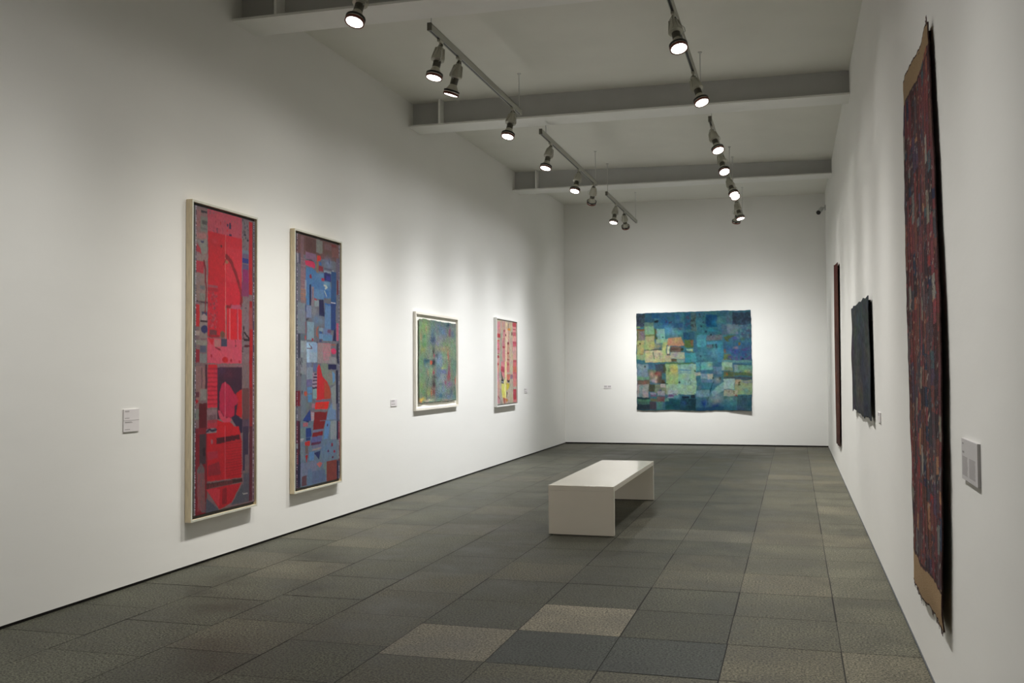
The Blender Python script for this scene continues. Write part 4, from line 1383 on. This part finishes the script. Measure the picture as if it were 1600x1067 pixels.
track(XU, 8.00 - 1.1, 11.10, (7.0, 11.0), 'right lighting track in front of the middle beam')
track(XU, 12.29, 16.30, (12.56, 16.2), 'right lighting track between the middle and far beams')
track(XU, 16.94, 20.33, (17.05, 20.25), 'farthest right lighting track near the back wall')

# ------------------------------------------------------------------ spotlights (one built, the rest are copies sharing its meshes)
def mk(name, fn, m, smooth=True):
    b = bmesh.new(); fn(b)
    if name not in ('adapter', 'yoke'): bmesh.ops.scale(b, vec=(1, 1, 1.035), verts=b.verts[:])
    o = link(name, b, m, None, smooth); me = o.data; bpy.data.objects.remove(o); return me
def f_adapter(b):
    box(b, -0.016, -0.045, -0.022, 0.016, 0.045, 0.0, 0.003); lathe(b, [(0.012, -0.060), (0.012, -0.022)], 14, None, True, True)
def f_yoke(b):
    lathe(b, [(0.016, -0.012), (0.016, 0.012)], 14, Matrix.Rotation(math.radians(90), 4, 'X'), True, True)
    for s in (-1, 1):
        hexa(b, [(s*0.030, -0.012, -0.002), (s*0.034, -0.012, -0.002), (s*0.034, 0.012, -0.002), (s*0.030, 0.012, -0.002),
                 (s*0.008, -0.012, 0.030), (s*0.012, -0.012, 0.030), (s*0.012, 0.012, 0.030), (s*0.008, 0.012, 0.030)])
def f_housing(b):        # wide ribbed transformer body hanging below the pivot, head axis -Z
    n = 24
    prof = [(0.022, 0.0), (0.034, -0.012), (0.040, -0.05), (0.054, -0.09), (0.062, -0.115), (0.062, -0.132), (0.040, -0.140)]
    lathe(b, prof, n, None, True, True)
    for k in range(8):
        a = 2*math.pi*k/8; M = Matrix.Rotation(a, 4, 'Z')
        v = box(b, 0.034, -0.004, -0.120, 0.066, 0.004, -0.02)
        bmesh.ops.transform(b, matrix=M, verts=v)
        for q in v:
            if q.co.z > -0.03: q.co.x *= 0.72; q.co.y *= 0.72
def f_neck(b):
    prof = [(0.030, -0.138)]
    for k in range(6):
        z = -0.142 - k*0.010; prof += [(0.037, z), (0.037, z-0.005), (0.031, z-0.006), (0.031, z-0.009)]
    prof += [(0.034, -0.204)]
    lathe(b, prof, 24)
def f_bell(b):
    lathe(b, [(0.034, -0.200), (0.040, -0.212), (0.050, -0.232), (0.064, -0.252), (0.070, -0.268), (0.0705, -0.300), (0.066, -0.300), (0.064, -0.270)], 32)
def ring(z0, z1, r):
    return lambda b: lathe(b, [(0.0695, z0), (r, z0), (r, z1), (0.0695, z1)], 32)
def f_lens(b): lathe(b, [(0.0005, -0.3025), (0.03, -0.3025), (0.066, -0.2985), (0.066, -0.294)], 32)
def f_dark(b): lathe(b, [(0.0005, -0.27), (0.03, -0.28), (0.064, -0.298)], 32)
def f_cable(b):
    tube(b, [(0.0, 0.0, -0.03), (-0.05, 0.01, -0.05), (-0.085, 0.012, -0.085), (-0.085, 0.01, -0.12), (-0.055, 0.0, -0.145), (-0.03, 0, -0.15)], 0.003, 6)
ME = {'adapter': (mk('adapter', f_adapter, M_LAMP), 0), 'yoke': (mk('yoke', f_yoke, M_LAMPD), 1), 'housing': (mk('housing', f_housing, M_LAMP), 1),
      'neck': (mk('neck', f_neck, M_LAMPD), 1), 'reflector_bell': (mk('reflector_bell', f_bell, M_LAMP), 1),
      'cable': (mk('cable', f_cable, M_ROD), 1), 'chrome_band': (mk('chrome_band', ring(-0.274, -0.281, 0.0745), M_CHROME), 1)}
RING1 = mk('trim_ring', ring(-0.258, -0.273, 0.079), M_BLACK); RING2 = mk('trim_ring', ring(-0.282, -0.303, 0.078), M_RIM)
LENS = mk('lens', f_lens, M_LENS)

def spotlight(X, Y, d, aim, label, power=1.0, group='spotlights on the left tracks', zt=ZT-0.033, cone=150, tint=(1, 1, 1), length=1.0):
    root = empty('track_spotlight', (X, Y, zt)); tag(root, label, 'spotlight', group)
    q = Vector(d).normalized().to_track_quat('-Z', 'Y')
    piv = Vector((0, 0, -0.06))
    def part(nm, me, rot=True):
        o = bpy.data.objects.new(nm, me); COL.objects.link(o); o.parent = root
        if rot: o.location = piv; o.rotation_mode = 'QUATERNION'; o.rotation_quaternion = q
        return o
    for nm, (me, rot) in ME.items(): part(nm, me, rot)
    part('trim_ring', RING1); part('trim_ring', RING2); part('lens', LENS)
    ld = bpy.data.lights.new('spot_beam', 'SPOT'); ld.energy = LAMP_W*power; ld.color = [a*b_ for a, b_ in zip(LAMP_COL, tint)]
    ld.spot_size = math.radians(cone); ld.spot_blend = 0.5; ld.shadow_soft_size = 0.045
    # reflector lamp: most of the light in a core round the axis, fading as a power of the cosine
    ld.use_nodes = True; nt = ld.node_tree; em = nt.nodes['Emission']
    tc = nt.nodes.new('ShaderNodeTexCoord'); sp = nt.nodes.new('ShaderNodeSeparateXYZ'); nt.links.new(tc.outputs['Normal'], sp.inputs[0])
    ab = nt.nodes.new('ShaderNodeMath'); ab.operation = 'ABSOLUTE'; nt.links.new(sp.outputs['Z'], ab.inputs[0])
    pw = nt.nodes.new('ShaderNodeMath'); pw.operation = 'POWER'; nt.links.new(ab.outputs[0], pw.inputs[0]); pw.inputs[1].default_value = BEAM_N
    ml = nt.nodes.new('ShaderNodeMath'); ml.operation = 'MULTIPLY_ADD'; nt.links.new(pw.outputs[0], ml.inputs[0]); ml.inputs[1].default_value = 1.0; ml.inputs[2].default_value = 0.028
    nt.links.new(ml.outputs[0], em.inputs['Strength'])
    lo = bpy.data.objects.new('spot_beam', ld); COL.objects.link(lo); lo.parent = root
    p = piv + Vector(d).normalized()*0.36
    lo.location = p; lo.rotation_mode = 'QUATERNION'
    lo.rotation_quaternion = (Vector(aim) - (Vector((X, Y, zt)) + p)).to_track_quat('-Z', 'Y')
    return root
spotlight(-3.210, 7.070, (-0.111, -0.346, -0.932), (-4.78, 6.90, 0.00), 'left track spotlight nearest the viewer, its top cut off by the picture edge', 0.38, 'spotlights on the left tracks', tint=(1, 0.98, 0.95))
spotlight(-3.105, 8.522, (-0.147, -0.171, -0.974), (-4.78, 7.60, 0.00), 'first of the left pair of lit spotlights on the long near track', 0.44, 'spotlights on the left tracks', tint=(1, 0.99, 0.96))
spotlight(-3.105, 9.049, (-0.291, 0.039, -0.956), (-4.78, 8.70, 0.00), 'lit spotlight with a looped white cable, second on the long near left track', 0.50, 'spotlights on the left tracks')
spotlight(-3.105, 10.968, (-0.128, -0.277, -0.952), (-4.78, 10.40, 0.00), 'lit spotlight alone at the far end of the long near left track', 0.80, 'spotlights on the left tracks', tint=(0.99, 1, 1.02))
spotlight(-3.105, 12.821, (-0.168, -0.260, -0.951), (-4.78, 12.20, 0.00), 'lit spotlight, nearest on the second left track', 0.86, 'spotlights on the left tracks', tint=(0.975, 1, 1.05))
spotlight(-3.105, 14.631, (-0.140, -0.335, -0.932), (-4.78, 13.90, 0.00), 'lit spotlight in the middle of the second left track', 0.91, 'spotlights on the left tracks', tint=(0.97, 1, 1.06))
spotlight(-3.105, 15.816, (-0.268, 0.624, -0.734), (-4.78, 15.60, 0.00), 'spotlight turned away, at the far end of the second left track', 0.79, 'spotlights on the left tracks', tint=(0.97, 1, 1.06))
spotlight(-3.105, 17.887, (-0.109, -0.275, -0.955), (-4.78, 17.10, 0.00), 'lit spotlight of the pair on the farthest left track', 0.85, 'spotlights on the left tracks', tint=(0.97, 1, 1.06))
spotlight(-3.105, 18.794, (-0.026, 0.720, -0.694), (-3.00, 21.50, 1.20), 'spotlight turned toward the back wall on the farthest left track', 1.05, 'spotlights on the left tracks', tint=(0.98, 1, 1.03))
spotlight(-0.955, 8.435, (0.189, -0.324, -0.927), (0.24, 7.40, 0.00), 'brightest glaring spotlight, nearest on the right track', 0.58, 'spotlights on the right tracks')
spotlight(-0.955, 10.196, (0.297, -0.266, -0.917), (0.24, 9.40, 0.00), 'second bright spotlight on the right track, in front of the middle beam', 0.58, 'spotlights on the right tracks')
spotlight(-0.955, 12.544, (0.283, -0.360, -0.889), (0.24, 11.60, 0.00), 'bright spotlight just beyond the middle beam on the right track', 0.67, 'spotlights on the right tracks')
spotlight(-0.955, 13.990, (0.225, -0.458, -0.860), (0.24, 13.40, 0.00), 'fourth glowing spotlight down the right track', 0.58, 'spotlights on the right tracks')
spotlight(-0.955, 15.783, (0.301, -0.394, -0.868), (0.24, 15.20, 0.00), 'glowing spotlight before the far beam on the right track', 0.58, 'spotlights on the right tracks')
spotlight(-0.955, 18.072, (0.238, -0.180, -0.954), (0.24, 17.80, 0.00), 'farthest lit spotlight on the right track', 0.58, 'spotlights on the right tracks')
spotlight(-0.955, 18.539, (-0.129, 0.535, -0.835), (-0.90, 21.50, 1.20), 'spotlight on the right track turned away toward the back wall', 0.86, 'spotlights on the right tracks', tint=(0.98, 1, 1.03))
spotlight(-0.955, 16.224, (0.311, -0.558, -0.769), (0.24, 16.60, 0.00), 'spotlight half hidden behind the glowing one under the far beam', 0.40, 'spotlights on the right tracks')
spotlight(-3.210, 5.400, (-0.323, -0.041, -0.946), (-4.78, 5.20, 0.00), 'left track spotlight above the viewer, beyond the top edge', 0.30, 'spotlights beyond the top edge')
spotlight(-3.210, 4.300, (-0.316, -0.202, -0.927), (-4.78, 3.30, 0.00), 'left track spotlight closest to the near end, beyond the top edge', 0.45, 'spotlights beyond the top edge')
spotlight(-0.955, 5.600, (0.251, -0.084, -0.964), (0.24, 5.20, 0.00), 'right track spotlight over the long rag woven hanging, beyond the top edge', 0.45, 'spotlights beyond the top edge')
spotlight(-0.955, 4.200, (0.248, -0.166, -0.954), (0.24, 3.40, 0.00), 'right track spotlight closest to the near end, beyond the top edge', 0.45, 'spotlights beyond the top edge')
